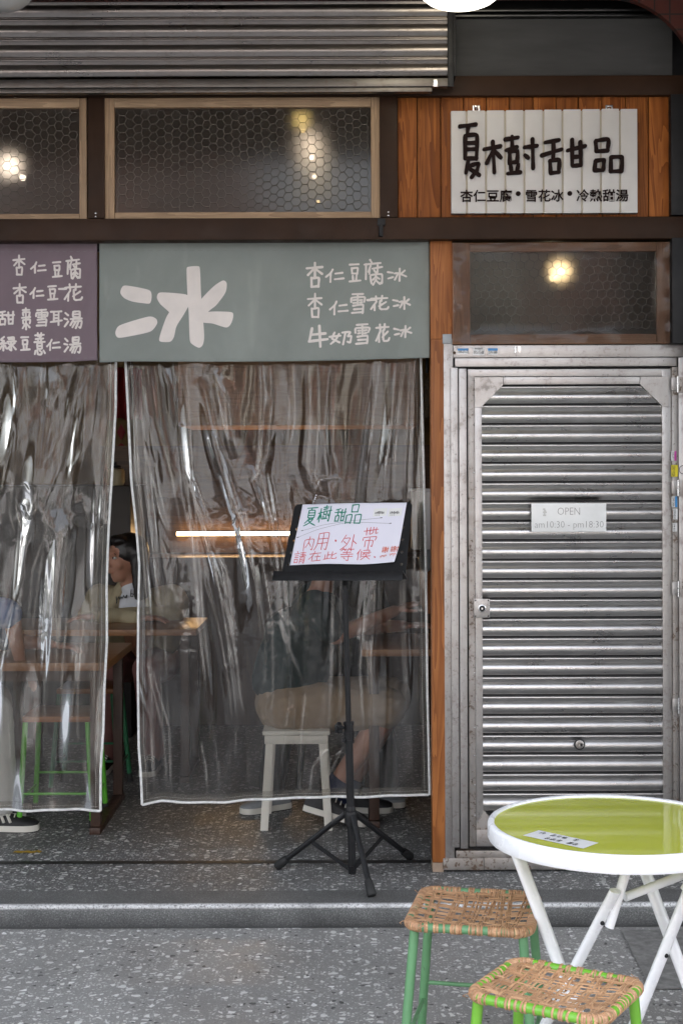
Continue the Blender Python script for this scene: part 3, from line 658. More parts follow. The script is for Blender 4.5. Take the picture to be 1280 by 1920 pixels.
def shopfront():
    t = thing('storefront', 'dark brown steel and orange wood frame of the dessert shop', 'storefront', (0, 0, 0))
    xl, xr = -3.2, X(1258, 0)
    mb = MB(); mb.box(xl, X(1320, 0), -.03, .05, Z(449, -.03), Z(408, -.03)); mb.build('beam', M['beam'], t, bevel=.004)
    mb = MB(); mb.box(xl, X(1320, 0), -.01, .05, Z(180, -.01), Z(143, -.01)); mb.build('beam', M['beam'], t, bevel=.003)
    mb = MB(); mb.box(xl, X(1320, 0), .052, .10, Z(181, .05), 3.62); mb.build('wall', M['black'], t)
    for p0, p1 in ((167, 198), (714, 747)):
        mb = MB(); mb.pbox(p0, p1, 180.5, 407.5, -.012, .048); po = mb.build('post', M['beam'], t, bevel=.003)
        mb = MB()
        for py in (399, 407-1.5):
            q = W((p0+p1)/2-1, py-1, -.013); mb.lathe([(.0035, 0), (.0035, .001), (.002, .002)], (0, 0, 0), 10)
            for i in range(len(mb.v)-30, len(mb.v)):
                v = mb.v[i]; mb.v[i] = (q.x+v[0], q.y-v[2], q.z+v[1])
        mb.build('screw', M['chrome'], po)
    mb = MB(); mb.box(X(1257, 0), X(1320, 0), -.03, .05, Z(647, 0), Z(449.5, 0)); mb.build('post', M['black'], t, bevel=.003)
    mb = MB(); mb.box(X(1257, 0), X(1320, 0), -.02, .05, Z(407, 0), Z(181, 0)); mb.build('post', M['black'], t, bevel=.003)
    # vertical orange boards behind the sign
    edges = [747, 784, 828, 871, 914, 957, 1001, 1044, 1086, 1130, 1174, 1217, 1256]
    mb = MB(); rng = random.Random(3)
    for a_, b_ in zip(edges[:-1], edges[1:]):
        x0, x1 = X(a_, .02)+.0015, X(b_, .02)-.0015; d = rng.uniform(0, .002)
        mb.box(x0, x1, .02+d, .045, Z(408, .02), Z(180, .02))
    mb.build('board_panel', M['plank'], t, bevel=.003)
    # grey fascia panel with rounded upper right corner, tracks above it
    y = .015; x0, x1, z0, z1 = X(857, y), X(1262, y), Z(143, y), Z(33, y); r = .035
    poly = [(x0, z0), (x1, z0), (x1, z1-r)]+[(x1-r+r*math.cos(R(9*k)), z1-r+r*math.sin(R(9*k))) for k in range(1, 11)]+[(x0, z1)]
    mb = MB(); mb.prism(poly, y, .05, lambda u, v, d: (u, d, v)); mb.build('fascia_panel', M['panelgrey'], t, smooth=0, fixn=True)
    mb = MB(); mb.pbox(850, 1300, 27, 31.5, -.02, .05); mb.pbox(850, 1300, 17, 22, -.035, .05); mb.build('head_track', metal('dark_track', (.09, .09, .09), .35), t, bevel=.002)
    # orange post between the opening and the steel door: the wide upper part and the long narrow one
    mb = MB(); mb.pbox(807.5, 849, 449.5, 636, .02, .10); mb.pbox(808, 832, 636.3, 1618, .0205, .10); mb.build('door_post', M['post'], t, bevel=.003)
    mb = MB(); mb.pbox(808, 829, 1618.3, 1636, .022, .098); mb.build('post_foot', mat('bare_worn_wood', (.30, .22, .16), .75, 0, .2, 20, .2, 60), t, bevel=.002)
    # small black bracket under the beam
    mb = MB(); a_ = W(709, 410, -.034); mb.box(a_.x, a_.x+.030, -.040, -.03, a_.z-.028, a_.z); mb.box(a_.x+.006, a_.x+.021, -.046, -.03, a_.z-.071, a_.z-.026)
    mb.box(a_.x+.006, a_.x+.018, -.060, -.03, a_.z-.071, a_.z-.062); mb.build('bracket', M['black'], t, bevel=.001)
    mb = MB(); mb.pbox(-400, 808, 449.3, 452, .055, .075); mb.pbox(-400, 808, 452.2, 470, .08, .10); mb.build('curtain_rail', M['black'], t)
shopfront()

def transom(px0, px1, py0, py1, wl, wr, wt, wb, label, mx, mz, glass, y=.0, hexa=.0198, pointy=False, seed=1, film=False, off=0):
    t = thing('transom_window', label, 'window', W((px0+px1)/2, py1, y))
    mb = MB(); mb.pbox(px0+wl, px1-wr, py0, py0+wt, y, y+.04); mb.pbox(px0+wl, px1-wr, py1-wb, py1, y, y+.04); f1 = mb.build('frame_rail', mx, t, bevel=.002)
    mb = MB(); mb.pbox(px0, px0+wl-.3, py0, py1, y+.0005, y+.04); mb.pbox(px1-wr+.3, px1, py0, py1, y+.0005, y+.04); mb.build('frame_stile', mz, t, bevel=.002)
    yy = y+.018; x0, x1, z0, z1 = X(px0+wl, yy)-.003, X(px1-wr, yy)+.003, Z(py1-wb, yy)-.003, Z(py0+wt, yy)+.003
    mb = MB(); mb.add([(x0, yy, z0), (x1, yy, z0), (x1, yy, z1), (x0, yy, z1)], [(0, 1, 2, 3)]); mb.build('pane', glass, t)
    mb = MB(); hexwire(mb, x0+.003, x1-.003, z0+.003, z1-.003, y+.012, hexa, random.Random(seed), .0010, pointy=pointy, jit=.085); mb.build('wire_mesh', M['wire'], t)
    if film:
        nu, nv = 90, 50; P = np.zeros((nu, nv, 3)); rng = random.Random(5)
        X0, X1, Z0, Z1 = X(px0+1, y), X(px1-1, y), Z(py1-1, y), Z(py0+1, y)
        for i in range(nu):
            for j in range(nv):
                u, v = i/(nu-1), j/(nv-1); ed = min(u*(X1-X0), (1-u)*(X1-X0), v*(Z1-Z0), (1-v)*(Z1-Z0))
                k = max(0, 1-ed/.07); x_ = X0+(X1-X0)*u; z_ = Z0+(Z1-Z0)*v
                P[i, j] = (x_, y-.004-.010*k*(.5+mnoise.noise((x_*10, z_*22, 2.2)))-.0015*mnoise.noise((x_*8, z_*8, 5)), z_)
        mb = MB(); mb.grid(P); mb.build('plastic_film', M['film'], t, smooth=180)
    return t
transom(-330, 165, 182, 411, 18, 14, 18, 12, 'left upper window with chicken wire over dark glass and one white lamp behind', M['pine_x'], M['pine_z'], M['glass'], seed=1)
transom(198, 714, 182, 411, 19, 17, 18, 14, 'wide upper window with chicken wire over dark glass, centre above the sage banner', M['pine_x'], M['pine_z'], M['glass'], seed=2)
transom(849, 1258, 456, 646, 33, 27, 17, 18, 'reddish framed upper window wrapped in clear plastic above the steel door', M['red_x'], M['red_z'], M['glass2'], y=.01, hexa=.0205, pointy=True, seed=3, film=True)

# ------------------------------------------------------------------ slatted steel
P_ = 36.7/480
def slat_profile(z_top, n, y0, k=1.0, part=1.0):
    pr = []
    for i in range(n):
        zt = z_top-i*P_
        def add(t_, d): pr.append((y0-d*k/480, zt-t_/480))
        add(0, -9.0); add(2.4, -9.0)
        for q in range(9):
            an = math.pi*q/8; add(5.2-2.4*math.cos(an), -.6+2.0*math.sin(an))
        add(8.0, -.8); add(10.5, -1.8); add(13.0, -2.8)
        for q in range(1, 15):
            u = q/14; add(13.0+22.2*u, -2.8+4.9*math.sin(math.pi*u**.92)+.6*u)
        add(35.5, -9.0)
    pr.append((y0+.003, z_top-n*P_)); return pr

def shutter():
    t = thing('rolling_shutter', 'half raised dull steel rolling shutter above the upper windows', 'shutter', (-.9, -.1, Z(165, -.1)))
    y = -.095; xr = X(841, y); z0 = Z(148, y); n = 5
    mb = MB(); mb.extrude_x(slat_profile(z0+n*P_+.010, n, y), -3.2, xr, nx=24)
    o = mb.build('slat_curtain', M['shut'], t, smooth=50)
    for v in o.data.vertices:
        wx = v.co.x-.9; v.co.z += .0012*mnoise.noise((v.co.x*1.4, 0, math.floor(v.co.z*13)))+.0006*mnoise.noise((v.co.x*5, 2, v.co.z*5)); v.co.y += .0015*mnoise.noise((v.co.x*2.0, 1, v.co.z*4))
    mb = MB(); mb.box(-3.2, xr+.001, y-.012, y+.02, Z(164, y), Z(148.5, y)); mb.box(-3.2, X(812, y), y-.004, y+.03, Z(173, y), Z(164.3, y))
    mb.build('bottom_bar', metal('shutter_bar', (.13, .122, .115), .36, (.4, 2, 3), .12, .5, .2), t, bevel=.002)
    mb = MB(); mb.pbox(814, 823, 149, 163, y-.022, y-.0125); mb.build('latch', M['chrome'], t, bevel=.002)
    mb = MB(); mb.pbox(842, 852.8, -20, 163, -.11, -.085); mb.pbox(853, 857, -20, 143, -.112, .0); mb.build('guide_rail', M['black'], t, bevel=.002)
shutter()

def door():
    t = thing('steel_door', 'slatted stainless steel door with welded frame, lock plate and rust at the foot', 'door', W(1050, 1632, .07))
    yo = .035       # outer fixed frame face
    mb = MB()
    mb.pbox(828, 849.5, 630, 1627, yo-.012, .10); mb.build('jamb', M['steel'], t, bevel=.002)
    mb = MB(); mb.pbox(830, 847.5, 627, 645, yo-.016, yo-.0125); mb.build('jamb_cap', metal('dark_cap', (.25, .27, .28), .45, dirt=.4), t, bevel=.001)
    mb = MB(); mb.pbox(850, 1300, 648, 671.2, yo-.010, .10); mb.build('head_bar', M['steel_x'], t, bevel=.0015)
    mb = MB(); mb.pbox(853, 1268, 672.4, 688.5, yo-.004, .10); mb.build('head_stop', M['steel_x'], t, bevel=.0015)
    for p0, p1, py in ((845, 858.5, 690), (860.5, 874.5, 692)):
        mb = MB(); mb.pbox(p0, p1, py, 1590+(p0 > 850)*2, yo-.026, yo+.02); mb.build('stop_strip', M['steel'], t, bevel=.0015)
    mb = MB(); mb.pbox(850, 1300, 671.2, 1592, yo+.030, .10); mb.build('rebate', M['black'], t)
    mb = MB(); mb.pbox(1259.5, 1270, 690, 1592, yo-.008, .10); mb.build('jamb', M['steel_dirty'], t, bevel=.0015)
    mb = MB(); mb.pbox(1271.5, 1310, 672.4, 1632, yo-.014, .10); mb.build('jamb', M['steel'], t, bevel=.0015)
    mb = MB(); mb.pbox(852, 1270, 1596, 1610, yo-.006, .10); mb.build('threshold', M['steel_dirty'], t, bevel=.0015)
    mb = MB(); mb.pbox(828, 904, 1610.3, 1632.5, yo-.02, .10); mb.pbox(904.6, 1300, 1609.8, 1632, yo-.019, .10); mb.build('sill', M['steel_dirty'], t, bevel=.002)
    # leaf
    yl = yo+.004
    mb = MB(); mb.pbox(877, 889.4, 693, 1588, yl, yl+.03); mb.build('leaf_edge', M['steel_dirty'], t, bevel=.001)
    mb = MB(); mb.pbox(889.8, 903, 740, 1548, yl-.003, yl+.03); mb.build('stile', M['steel'], t, bevel=.0015)
    mb = MB(); mb.pbox(1240.5, 1258, 695, 1588, yl-.001, yl+.03); mb.build('stile', M['steel'], t, bevel=.0015)
    mb = MB(); mb.pbox(877, 1258, 693.5, 707, yl-.0005, yl+.03); mb.pbox(944, 1199, 708, 722, yl-.002, yl+.03); mb.build('top_rail', M['steel_x'], t, bevel=.0015)
    mb = MB(); mb.pbox(890, 1258, 1552, 1588, yl-.0006, yl+.03); mb.pbox(944, 1199, 1520, 1551.6, yl-.0015, yl+.03); mb.build('bottom_rail', M['steel_x'], t, bevel=.0015)
    def gus(pts, nm='gusset'):
        mb = MB(); mb.prism([(X(a_, yl), Z(b_, yl)) for a_, b_ in pts], yl-.005, yl+.0295, lambda u, v, d: (u, d, v)); mb.build(nm, M['steel_dirty'] if pts[0][1] > 1000 else M['steel'], t, smooth=0, fixn=True, bevel=.001)
    gus([(889.5, 708), (943, 708), (943, 723), (903.5, 763), (903.5, 765), (889.5, 765)])
    gus([(1253, 708), (1199.6, 708), (1199.6, 723), (1240, 763), (1240.2, 765), (1253, 765)])
    gus([(889.5, 1549), (903.4, 1522), (903.5, 1519), (921, 1540), (943, 1556), (889.5, 1556)])
    # rivets along the left stile
    mb = MB(); rng = random.Random(2)
    for k in range(13):
        q = W(887.6+rng.uniform(-.3, .3), 884+k*53.6+rng.uniform(-3, 3), yl-.001); mb.sphere(q, (.0032, .0026, .0032), 0, 10, 6)
    for k in range(4):
        q = W(947+64*k, 706.8, yl-.001); mb.sphere(q, (.0030, .0022, .0024), 0, 10, 6)
    mb.build('rivets', M['chrome'], t)
    # slats
    n = 22; z0 = Z(722, yl)
    mb = MB(); mb.extrude_x(slat_profile(z0, n, yl+.012, .95), X(902, yl), X(1241.5, yl), nx=22)
    o = mb.build('slat_curtain', M['slat'], t, smooth=50)
    for v in o.data.vertices:
        w = v.co + t.location; row = math.floor((z0-w.z)/P_)
        v.co.y += .0014*mnoise.noise((w.x*2.6+row*.13, row*.35, 4))+.0006*mnoise.noise((w.x*8, row*1.7, 9)); v.co.z += .0007*mnoise.noise((w.x*2, row*.9, 1))
    # lock plate and the small round lock low on the slats
    mb = MB(); mb.pbox(887, 917, 1124, 1159.5, yl-.012, yl); lp = mb.build('lock_plate', M['steel'], t, bevel=.002)
    mb = MB(); c = W(902, 1141.5, yl-.012)
    for r_, h_, m_ in ((.0155, .005, 0), (.0115, .009, 1), (.0045, .0105, 0)):
        b0 = len(mb.v); mb.lathe([(r_, 0), (r_, h_*.8), (r_*.9, h_)], (0, 0, 0), 20, m_)
        for i in range(b0, len(mb.v)): v = mb.v[i]; mb.v[i] = (c.x+v[0], c.y-v[2], c.z+v[1])
    mb.build('lock_cylinder', [M['chrome'], M['black']], lp)
    mb = MB()
    for a_ in (890, 914):
        for b_ in (1127, 1156): mb.sphere(W(a_, b_, yl-.012), (.003, .0015, .003), 0, 8, 6)
    mb.build('screw', M['stand'], lp)
    mb = MB(); c = W(1084, 1397, yl-.006)
    for r_, h_, m_ in ((.022, .003, 1), (.017, .006, 0)):
        b0 = len(mb.v); mb.lathe([(r_, 0), (r_, h_*.8), (r_*.9, h_)], (0, 0, 0), 24, m_)
        for i in range(b0, len(mb.v)): v = mb.v[i]; mb.v[i] = (c.x+v[0], c.y-v[2], c.z+v[1])
    mb.box(c.x-.006, c.x-.001, c.y-.010, c.y-.004, c.z-.011, c.z+.011, 0); mb.box(c.x+.003, c.x+.010, c.y-.0075, c.y-.004, c.z-.007, c.z+.005, 1)
    mb.build('keyhole_lock', [M['steel_dirty'], M['stand']], t)
    # hinges
    for py in (722, 916, 1106, 1324):
        hg = None; mb = MB(); mb.pbox(1258.5, 1268, py-12, py+12, yo-.020, yo-.0085); hg = mb.build('hinge', M['steel'], t, bevel=.0015)
        p = W(1270.5, py, yo-.020); s = 1/480
        mb = MB(); mb.tube([p+Vector((0, 0, 14*s)), p+Vector((0, 0, .4*s))], .005, 12); mb.tube([p+Vector((0, 0, -.4*s)), p+Vector((0, 0, -16*s))], .005, 12); mb.build('hinge_barrel', M['chrome'], hg)
        mb = MB(); mb.pbox(1273, 1290, py-13, py+16, yo-.022, yo-.0145); mb.build('hinge_leaf', M['steel_dirty'], hg, bevel=.0015)
    # a short bolt on the head bar
    q = W(966, 655, yo-.011); mb = MB(); mb.tube([q+Vector((0, -.003, .010)), q+Vector((0, -.003, -.017))], .005, 10); mb.box(q.x+.010, q.x+.022, yo-.0135, yo-.0105, q.z-.014, q.z+.010); mb.build('bolt', M['chrome'], t)
    mb = MB(); q = W(852, 662, yo-.011); mb.sphere(q, (.006, .0012, .005), 0, 10, 6); mb.build('rust_hole', mat('rust', (.07, .04, .02), .9), t)
    # little phone number stickers
    def stick(px0, px1, py0, py1, y, band, num, lab, vert=False, basec='sticker', bandside='top', head=''):
        mb = MB(); mb.pbox(px0, px1, py0, py1, y-.0008, y+.001, 0); s = 480; x0, zt = X(px0, y), Z(py0, y); w, h = X(px1, y)-x0, zt-Z(py1, y)
        if band:
            if vert: mb.box(x0+w*.58, x0+w, y-.0012, y-.0004, zt-h, zt, 1)
            else: mb.box(x0, x0+w, y-.0012, y-.0004, zt-h*.38, zt, 1)
        if vert: fn = lambda u, v, d: (x0+w*.10+v, y-.0014-d, zt-h*.05-u)
        else: fn = lambda u, v, d: (x0+w*.04+u, y-.0014-d, zt-h*.93+v)
        if vert: typeset(mb, num, fn, w*.60, 0, 0, 0, .00008, m=2, width=h*.9)
        else:
            typeset(mb, num, fn, h*.62, 0, h*.10, 0, .00008, m=2, width=w*.92)
            if head: typeset(mb, head, fn, h*.26, w*.10, h*.70, 0, 0, m=2, width=w*.7, lift=.0009)
        mb.build('sticker', [M[basec], M[band] if band else M['sticker'], M['ink']], t, label=lab, smooth=0)
    y = yo-.011
    stick(858, 878, 654, 665, y, 'cyan', '1999-271-52', 'pale blue banded phone sticker')
    stick(887, 908, 653, 667, y, None, '0975-115-688', 'white phone sticker', head='專業電動捲門')
    stick(915, 933, 654, 666, y, 'cyan', '2595-3686', 'blue banded phone sticker')
    y = yo-.0095
    stick(1257.5, 1267, 848, 866, y, 'magenta', '2595-0717', 'magenta edged phone sticker', True)
    stick(1257.5, 1270, 874, 896, y, None, '2597-9229', 'yellow phone sticker', True, 'yellow')
    stick(1258, 1268.5, 933, 953, y, 'cyan', '2595-3686', 'blue edged phone sticker', True)
    stick(1261, 1269, 956, 976, y, None, '2599-8210', 'white phone sticker, upper of the lower pair', True)
    stick(1260, 1268, 983, 999, y, None, '2598-4212', 'worn white phone sticker', True)
    # oval punched mark right of the yellow sticker
    mb = MB(); c = W(1280, 883, yo-.0155); mb.tube([c+Vector((.016*math.cos(R(20*k)), 0, .0165*math.sin(R(20*k)))) for k in range(18)], .0014, 6, closed=True); mb.build('pull_ring', M['stand'], t)
door()

def hours_sign():
    y = .020; t = thing('opening_hours_sign', 'small pale acrylic plate with opening hours on the slatted steel door', 'sign', W(1065, 998, y))
    x0, x1, z0, z1 = X(995, y), X(1135, y), Z(998.5, y), Z(945, y)
    mb = MB(); mb.box(x0, x1, y-.004, y, z0, z1); mb.build('plate', M['acrylic'], t, bevel=.001)
    fn = lambda u, v, d: (x0+u/480, y-.0045-d, z1-(54-v)/480)
    mb = MB(); typeset(mb, 'OPEN', fn, 20.5, 48, 32, 0, -.35, width=42); mb.build('lettering', M['ink_grey'], t, smooth=0); mb = MB(); typeset(mb, 'am10:30 - pm18:30', fn, 18.5, 5.5, 8, 0, -.32, width=129); mb.build('lettering', M['ink_grey'], t, smooth=0)
    mb = MB()
    for q in range(5): mb.box(x0+(.045+.004*(q % 2)), x0+.054+.003*(q % 3), y-.0052, y-.004, z1-.02-.006*(q+1), z1-.02-.006*q)
    mb.build('tape_residue', mat('old_tape', (.50, .49, .46), .6), t)
hours_sign()

# ------------------------------------------------------------------ sign board
def sign_board():
    y = -.005; t = thing('shop_sign_board', 'white grooved board sign with raised dark brown characters on orange boards', 'sign', W(1020, 403, y))
    px0, px1, py0, py1 = 847, 1195, 209, 402; n = 10; rng = random.Random(4); mb = MB(); tops = [210, 209.4, 209.2, 209, 208.6, 208.2, 208, 207.6, 207, 207.4]
    gx = [847, 876, 912, 948, 983.5, 1019.5, 1055, 1091, 1126.5, 1162.5, 1195]
    for i in range(n):
        mb.box(X(gx[i], y)+(.0038 if i else 0), X(gx[i+1], y)-(.0038 if i < n-1 else 0), y-.012, y+.02, Z(py1, y), Z(tops[i], y))
    mb.build('board', M['white_board'], t, bevel=.002)
    mb = MB(); mb.box(X(px0+2, y), X(px1-2, y), y-.006, y+.018, Z(py1-1, y), Z(210.5, y)); mb.build('groove_backing', mat('cream_groove', (.50, .45, .36), .6, 0, .05, 10), t)
    for px in (895, 1143.5):
        mb = MB(); a_ = W(px, 203.5, y+.006); s = 1/480
        mb.box(a_.x-7*s, a_.x-3.4*s, a_.y, a_.y+.006, a_.z-5*s, a_.z+5*s); mb.box(a_.x+3.4*s, a_.x+7*s, a_.y, a_.y+.006, a_.z-5*s, a_.z+5*s); mb.box(a_.x-3.3*s, a_.x+3.3*s, a_.y, a_.y+.006, a_.z+1.6*s, a_.z+5*s)
        mb.sphere((a_.x, a_.y+.003, a_.z-1.2*s), .004, 0, 8, 6); mb.build('hanger', M['chrome'], t, bevel=.0008)
    yf = y-.012; fn = lambda u, v, d: (X(u, yf), yf-d, Z(v, yf)); rng = random.Random(11)
    k = 3.5556     # zoom factor of the reading the strokes were traced from
    def T(pts): return [(840+a_/k, 200+b_/k) for a_, b_ in pts]
    S = [ # summer
      [(84,137),(190,124)], [(140,140),(134,186)], [(118,204),(117,350)], [(118,200),(196,196),(193,352)], [(122,248),(190,246)], [(122,290),(190,288)], [(116,350),(194,350)],
      [(140,362),(124,444)], [(146,400),(206,384),(196,430),(162,474)], [(150,420),(212,462)],
      # tree
      [(244,290),(352,270)], [(302,240),(312,444)], [(300,304),(262,380)], [(314,300),(356,346)],
      [(386,224),(470,212)], [(430,206),(432,290)], [(392,296),(462,276)], [(414,308),(414,384)], [(414,310),(466,302),(464,378)], [(414,380),(464,374)], [(420,398),(426,440)], [(472,392),(462,440)], [(402,452),(484,444)],
      [(512,278),(596,268)], [(566,224),(570,416)], [(516,330),(538,348)],
      # sweet
      [(650,246),(742,230)], [(628,332),(760,292)], [(706,250),(704,366)], [(682,366),(686,446)], [(682,370),(744,362),(740,440)], [(688,450),(742,444)],
      [(800,300),(916,270)], [(830,228),(830,400)], [(884,244),(888,400)], [(834,344),(884,340)], [(834,402),(888,398)],
      # goods
      [(986,240),(992,304)], [(988,236),(1070,226),(1066,300)], [(996,306),(1066,302)],
      [(986,366),(978,428)], [(984,370),(1040,364),(1036,426)], [(980,432),(1036,432)],
      [(1088,344),(1086,436)], [(1088,346),(1160,346),(1158,434)], [(1086,440),(1158,438)] ]
    mb = MB()
    for q, s in enumerate(S): add_stroke(mb, T(s), 25/k, fn, rng, .011+.0002*(q % 6), 0, 0, .12)
    mb.build('raised_characters', M['letter'], t, smooth=30)
    mb = MB(); fn2 = lambda u, v, d: (X(u, yf), yf-d, Z(-v, yf))
    for body, cx in (('杏仁豆腐', 912), ('雪花冰', 1020.5), ('冷熱甜湯', 1129.5)):
        w = 97 if len(body) == 4 else 71
        typeset(mb, body, fn2, 24, cx-w/2, -377.5, 0.0025, .3, m=0, lift=.0, width=w)
    for cx in (972.5, 1069):
        for_c = [(cx+4.6*math.cos(R(30*j)), 364.5+4.6*math.sin(R(30*j))) for j in range(12)]
        mb.prism(for_c, .005, 0, fn)
    mb.build('small_characters', M['letter'], t, smooth=0)
sign_board()

# ------------------------------------------------------------------ the two cloth banners
def banner(name, label, px0, px1, py0, py1, y, m, seed, sag, strokes_fn, mirror=False):
    t = thing(name, label, 'banner', W((px0+px1)/2, py0, y)); rng = random.Random(seed)
    x0, x1 = X(px0, y), X(px1, y); z0, z1 = Z(py1, y), Z(py0, y)
    def off(u, v):      # u 0..1 across, v 0 top .. 1 bottom: how far the cloth stands off its plane
        x = x0+(x1-x0)*u; z = z1-(z1-z0)*v
        d = .012*mnoise.noise((x*1.8+seed, z*1.0, 0))*v+.0050*mnoise.noise((x*7, z*3+seed, 3))*(.3+v)
        d += .010*v*v*math.exp(-((u-1)/.10)**2)*math.sin(v*2+1)-.004*math.exp(-(((u-.93)+(v-.35)*.22)/.03)**2)*v
        for (fu, fv, fw, fa) in ((.89, .5, .024, .0095), (.945, .6, .016, -.0090), (.012, .6, .010, .004), (.42, .5, .03, .003), (.66, .5, .04, -.003)):
            d += fa*math.exp(-((u-fu+(v-fv)*.12)/fw)**2)*min(1, v*2)
        return d
    def S(px, py, d):
        u = (px-px0)/(px1-px0); v = (py-py0)/(py1-py0)
        return (X(px, y), y-off(u, v)-d, Z(py-.0, y)+sag(u)*v)
    nu, nv = 150, 60; P = np.zeros((nu, nv, 3))
    for i in range(nu):
        for j in range(nv): P[i, j] = S(px0+(px1-px0)*i/(nu-1), py0+(py1-py0)*j/(nv-1), 0)
    mb = MB(); mb.grid(P); o = mb.build('cloth', m, t, smooth=180)
    so_ = o.modifiers.new('thick', 'SOLIDIFY'); so_.thickness = .0016; so_.offset = 1
    mb = MB()
    hem = [S(px0+(px1-px0)*i/80, py0+16, .0006) for i in range(81)]
    for i in range(0, 80):
        if i % 2 == 0: mb.tube([hem[i], hem[i+1]], .0006, 4)
    mb.build('hem_stitching', mat('dull_thread', (.20, .20, .19), .8), t); mb = MB()
    hem = [S(px0+(px1-px0)*i/80, py1-5, .0006) for i in range(81)]
    for i in range(0, 80):
        if i % 2 == 0: mb.tube([hem[i], hem[i+1]], .0005, 4)
    mb.build('hem_stitching', mat('dull_thread', (.20, .20, .19), .8), t)
    strokes_fn(lambda mb, nm='text_line': mb.build(nm, M['paint'], t, smooth=0), S, rng)
    return t
def smooth_loop(p, n=5):
    out = []; k = len(p)
    for i in range(k):
        p0, p1, p2, p3 = p[i-1], p[i], p[(i+1) % k], p[(i+2) % k]
        for j in range(n):
            u = j/n; out.append(tuple(p1[d]*(2*u**3-3*u*u+1)+p2[d]*(3*u*u-2*u**3)+.4*((p2[d]-p0[d])*(u-2*u*u+u**3)+(p3[d]-p1[d])*(u**3-u*u)) for d in (0, 1)))
    return out
def green_writing(put, S, rng):
    outl = [[(455,235),(462,213),(480,208),(560,224),(572,245),(566,274),(540,274),(500,268),(470,255)],
      [(436,385),(445,362),(470,350),(560,324),(588,332),(592,350),(570,378),(520,392),(450,403)],
      [(703,150),(712,138),(745,136),(753,148),(757,240),(764,330),(768,400),(762,430),(748,440),(725,428),(714,410),(711,320),(706,240)],
      [(592,255),(600,235),(640,235),(702,242),(720,262),(706,292),(690,320),(665,360),(655,400),(640,418),(602,416),(604,390),(625,330),(645,290),(610,283)],
      [(748,272),(800,215),(838,190),(853,200),(848,235),(815,280),(790,300),(768,322),(752,310)],
      [(752,330),(768,312),(800,305),(870,308),(877,325),(868,352),(850,365),(800,350),(765,346)]]
    mb = MB()
    for q, lp in enumerate(outl):
        L = smooth_loop(lp); n = len(L); cx = sum(p_[0] for p_ in L)/n; cy = sum(p_[1] for p_ in L)/n; sc = lambda p_: (p_[0]/2, 430+p_[1]/2)
        rings = []
        RG = 7; vs_ = [S(*sc((cx, cy)), .0011+.0002*q)]; fs_ = []
        for r_ in range(1, RG+1): vs_ += [S(*sc((cx+(p_[0]-cx)*r_/RG, cy+(p_[1]-cy)*r_/RG)), .0011+.0002*q) for p_ in L]
        for j in range(n):
            j2 = (j+1) % n; fs_.append((0, 1+j, 1+j2))
            for r_ in range(RG-1): fs_.append((1+r_*n+j, 1+(r_+1)*n+j, 1+(r_+1)*n+j2, 1+r_*n+j2))
        mb.add(vs_, fs_)
    put(mb, 'large_character')
    k = 5.3333
    def B(x0, y0, x1, y1): return (560+x0/k, 470+y0/k, 560+x1/k, 470+y1/k)
    mb = MB()
    write(mb, '杏', [B(85,118,248,365)], 4.6, S, rng, lift=.001)
    write(mb, '仁豆腐冰', [B(270,182,460,315), B(508,132,622,318), B(655,92,845,345), B(885,184,1078,315)], 3.7, S, rng, lift=.001)
    put(mb); mb = MB()
    write(mb, '杏仁雪花冰', [B(95,428,240,668), B(308,502,498,640), B(520,432,668,632), B(715,460,900,602), B(940,474,1116,598)], 3.8, S, rng, lift=.001)
    add_stroke(mb, [B(692,500,692,500)[:2], B(760,498,760,498)[:2]], 4.4, S, rng, 0, 0, .0011)
    put(mb); mb = MB()
    write(mb, '牛', [B(105,745,296,965)], 5.0, S, rng, lift=.001)
    write(mb, '奶雪花冰', [B(315,800,530,942), B(562,738,712,940), B(768,745,910,925), B(948,762,1130,885)], 3.9, S, rng, lift=.001)
    put(mb)
def purple_writing(put, S, rng):
    k = 6.7368
    def B(x0, y0, x1, y1): return (x0/k, 460+y0/k, x1/k, 460+y1/k)
    w = 3.7; mb = MB()
    write(mb, '杏仁豆腐', [B(180,112,330,362), B(398,195,592,338), B(672,195,792,395), B(845,130,1030,415)], w, S, rng, lift=.001)
    put(mb); mb = MB()
    write(mb, '杏仁豆花', [B(178,470,345,715), B(385,520,562,655), B(612,495,738,685), B(820,482,1050,692)], w, S, rng, lift=.001)
    add_stroke(mb, [B(758,540,0,0)[:2], B(850,540,0,0)[:2]], 4.2, S, rng, 0, 0, .0012)
    put(mb); mb = MB()
    write(mb, '甜棗雪耳湯', [B(-20,812,192,995), B(270,785,408,1052), B(458,795,616,1008), B(650,820,798,995), B(828,825,1045,1045)], w, S, rng, lift=.001)
    put(mb); mb = MB()
    write(mb, '綠豆薏仁湯', [B(2,1138,208,1318), B(268,1138,382,1318), B(438,1092,580,1375), B(596,1172,772,1316), B(822,1150,1030,1358)], w, S, rng, lift=.001)
    put(mb)
banner('cloth_banner', 'sage green cloth banner with one large ice character and three lines of white writing', 188, 806, 453, 676, .045, M['green_cloth'], 3,
       lambda u: -.004*math.exp(-((u-.0)/.06)**2)+.010*u**3-.004*math.sin(u*3.1), green_writing)
banner('cloth_banner', 'mauve cloth banner with four lines of white writing, left of the sage banner', -330, 184, 454, 677, .050, M['purple_cloth'], 8,
       lambda u: .006*math.exp(-((u-1)/.08)**2), purple_writing)

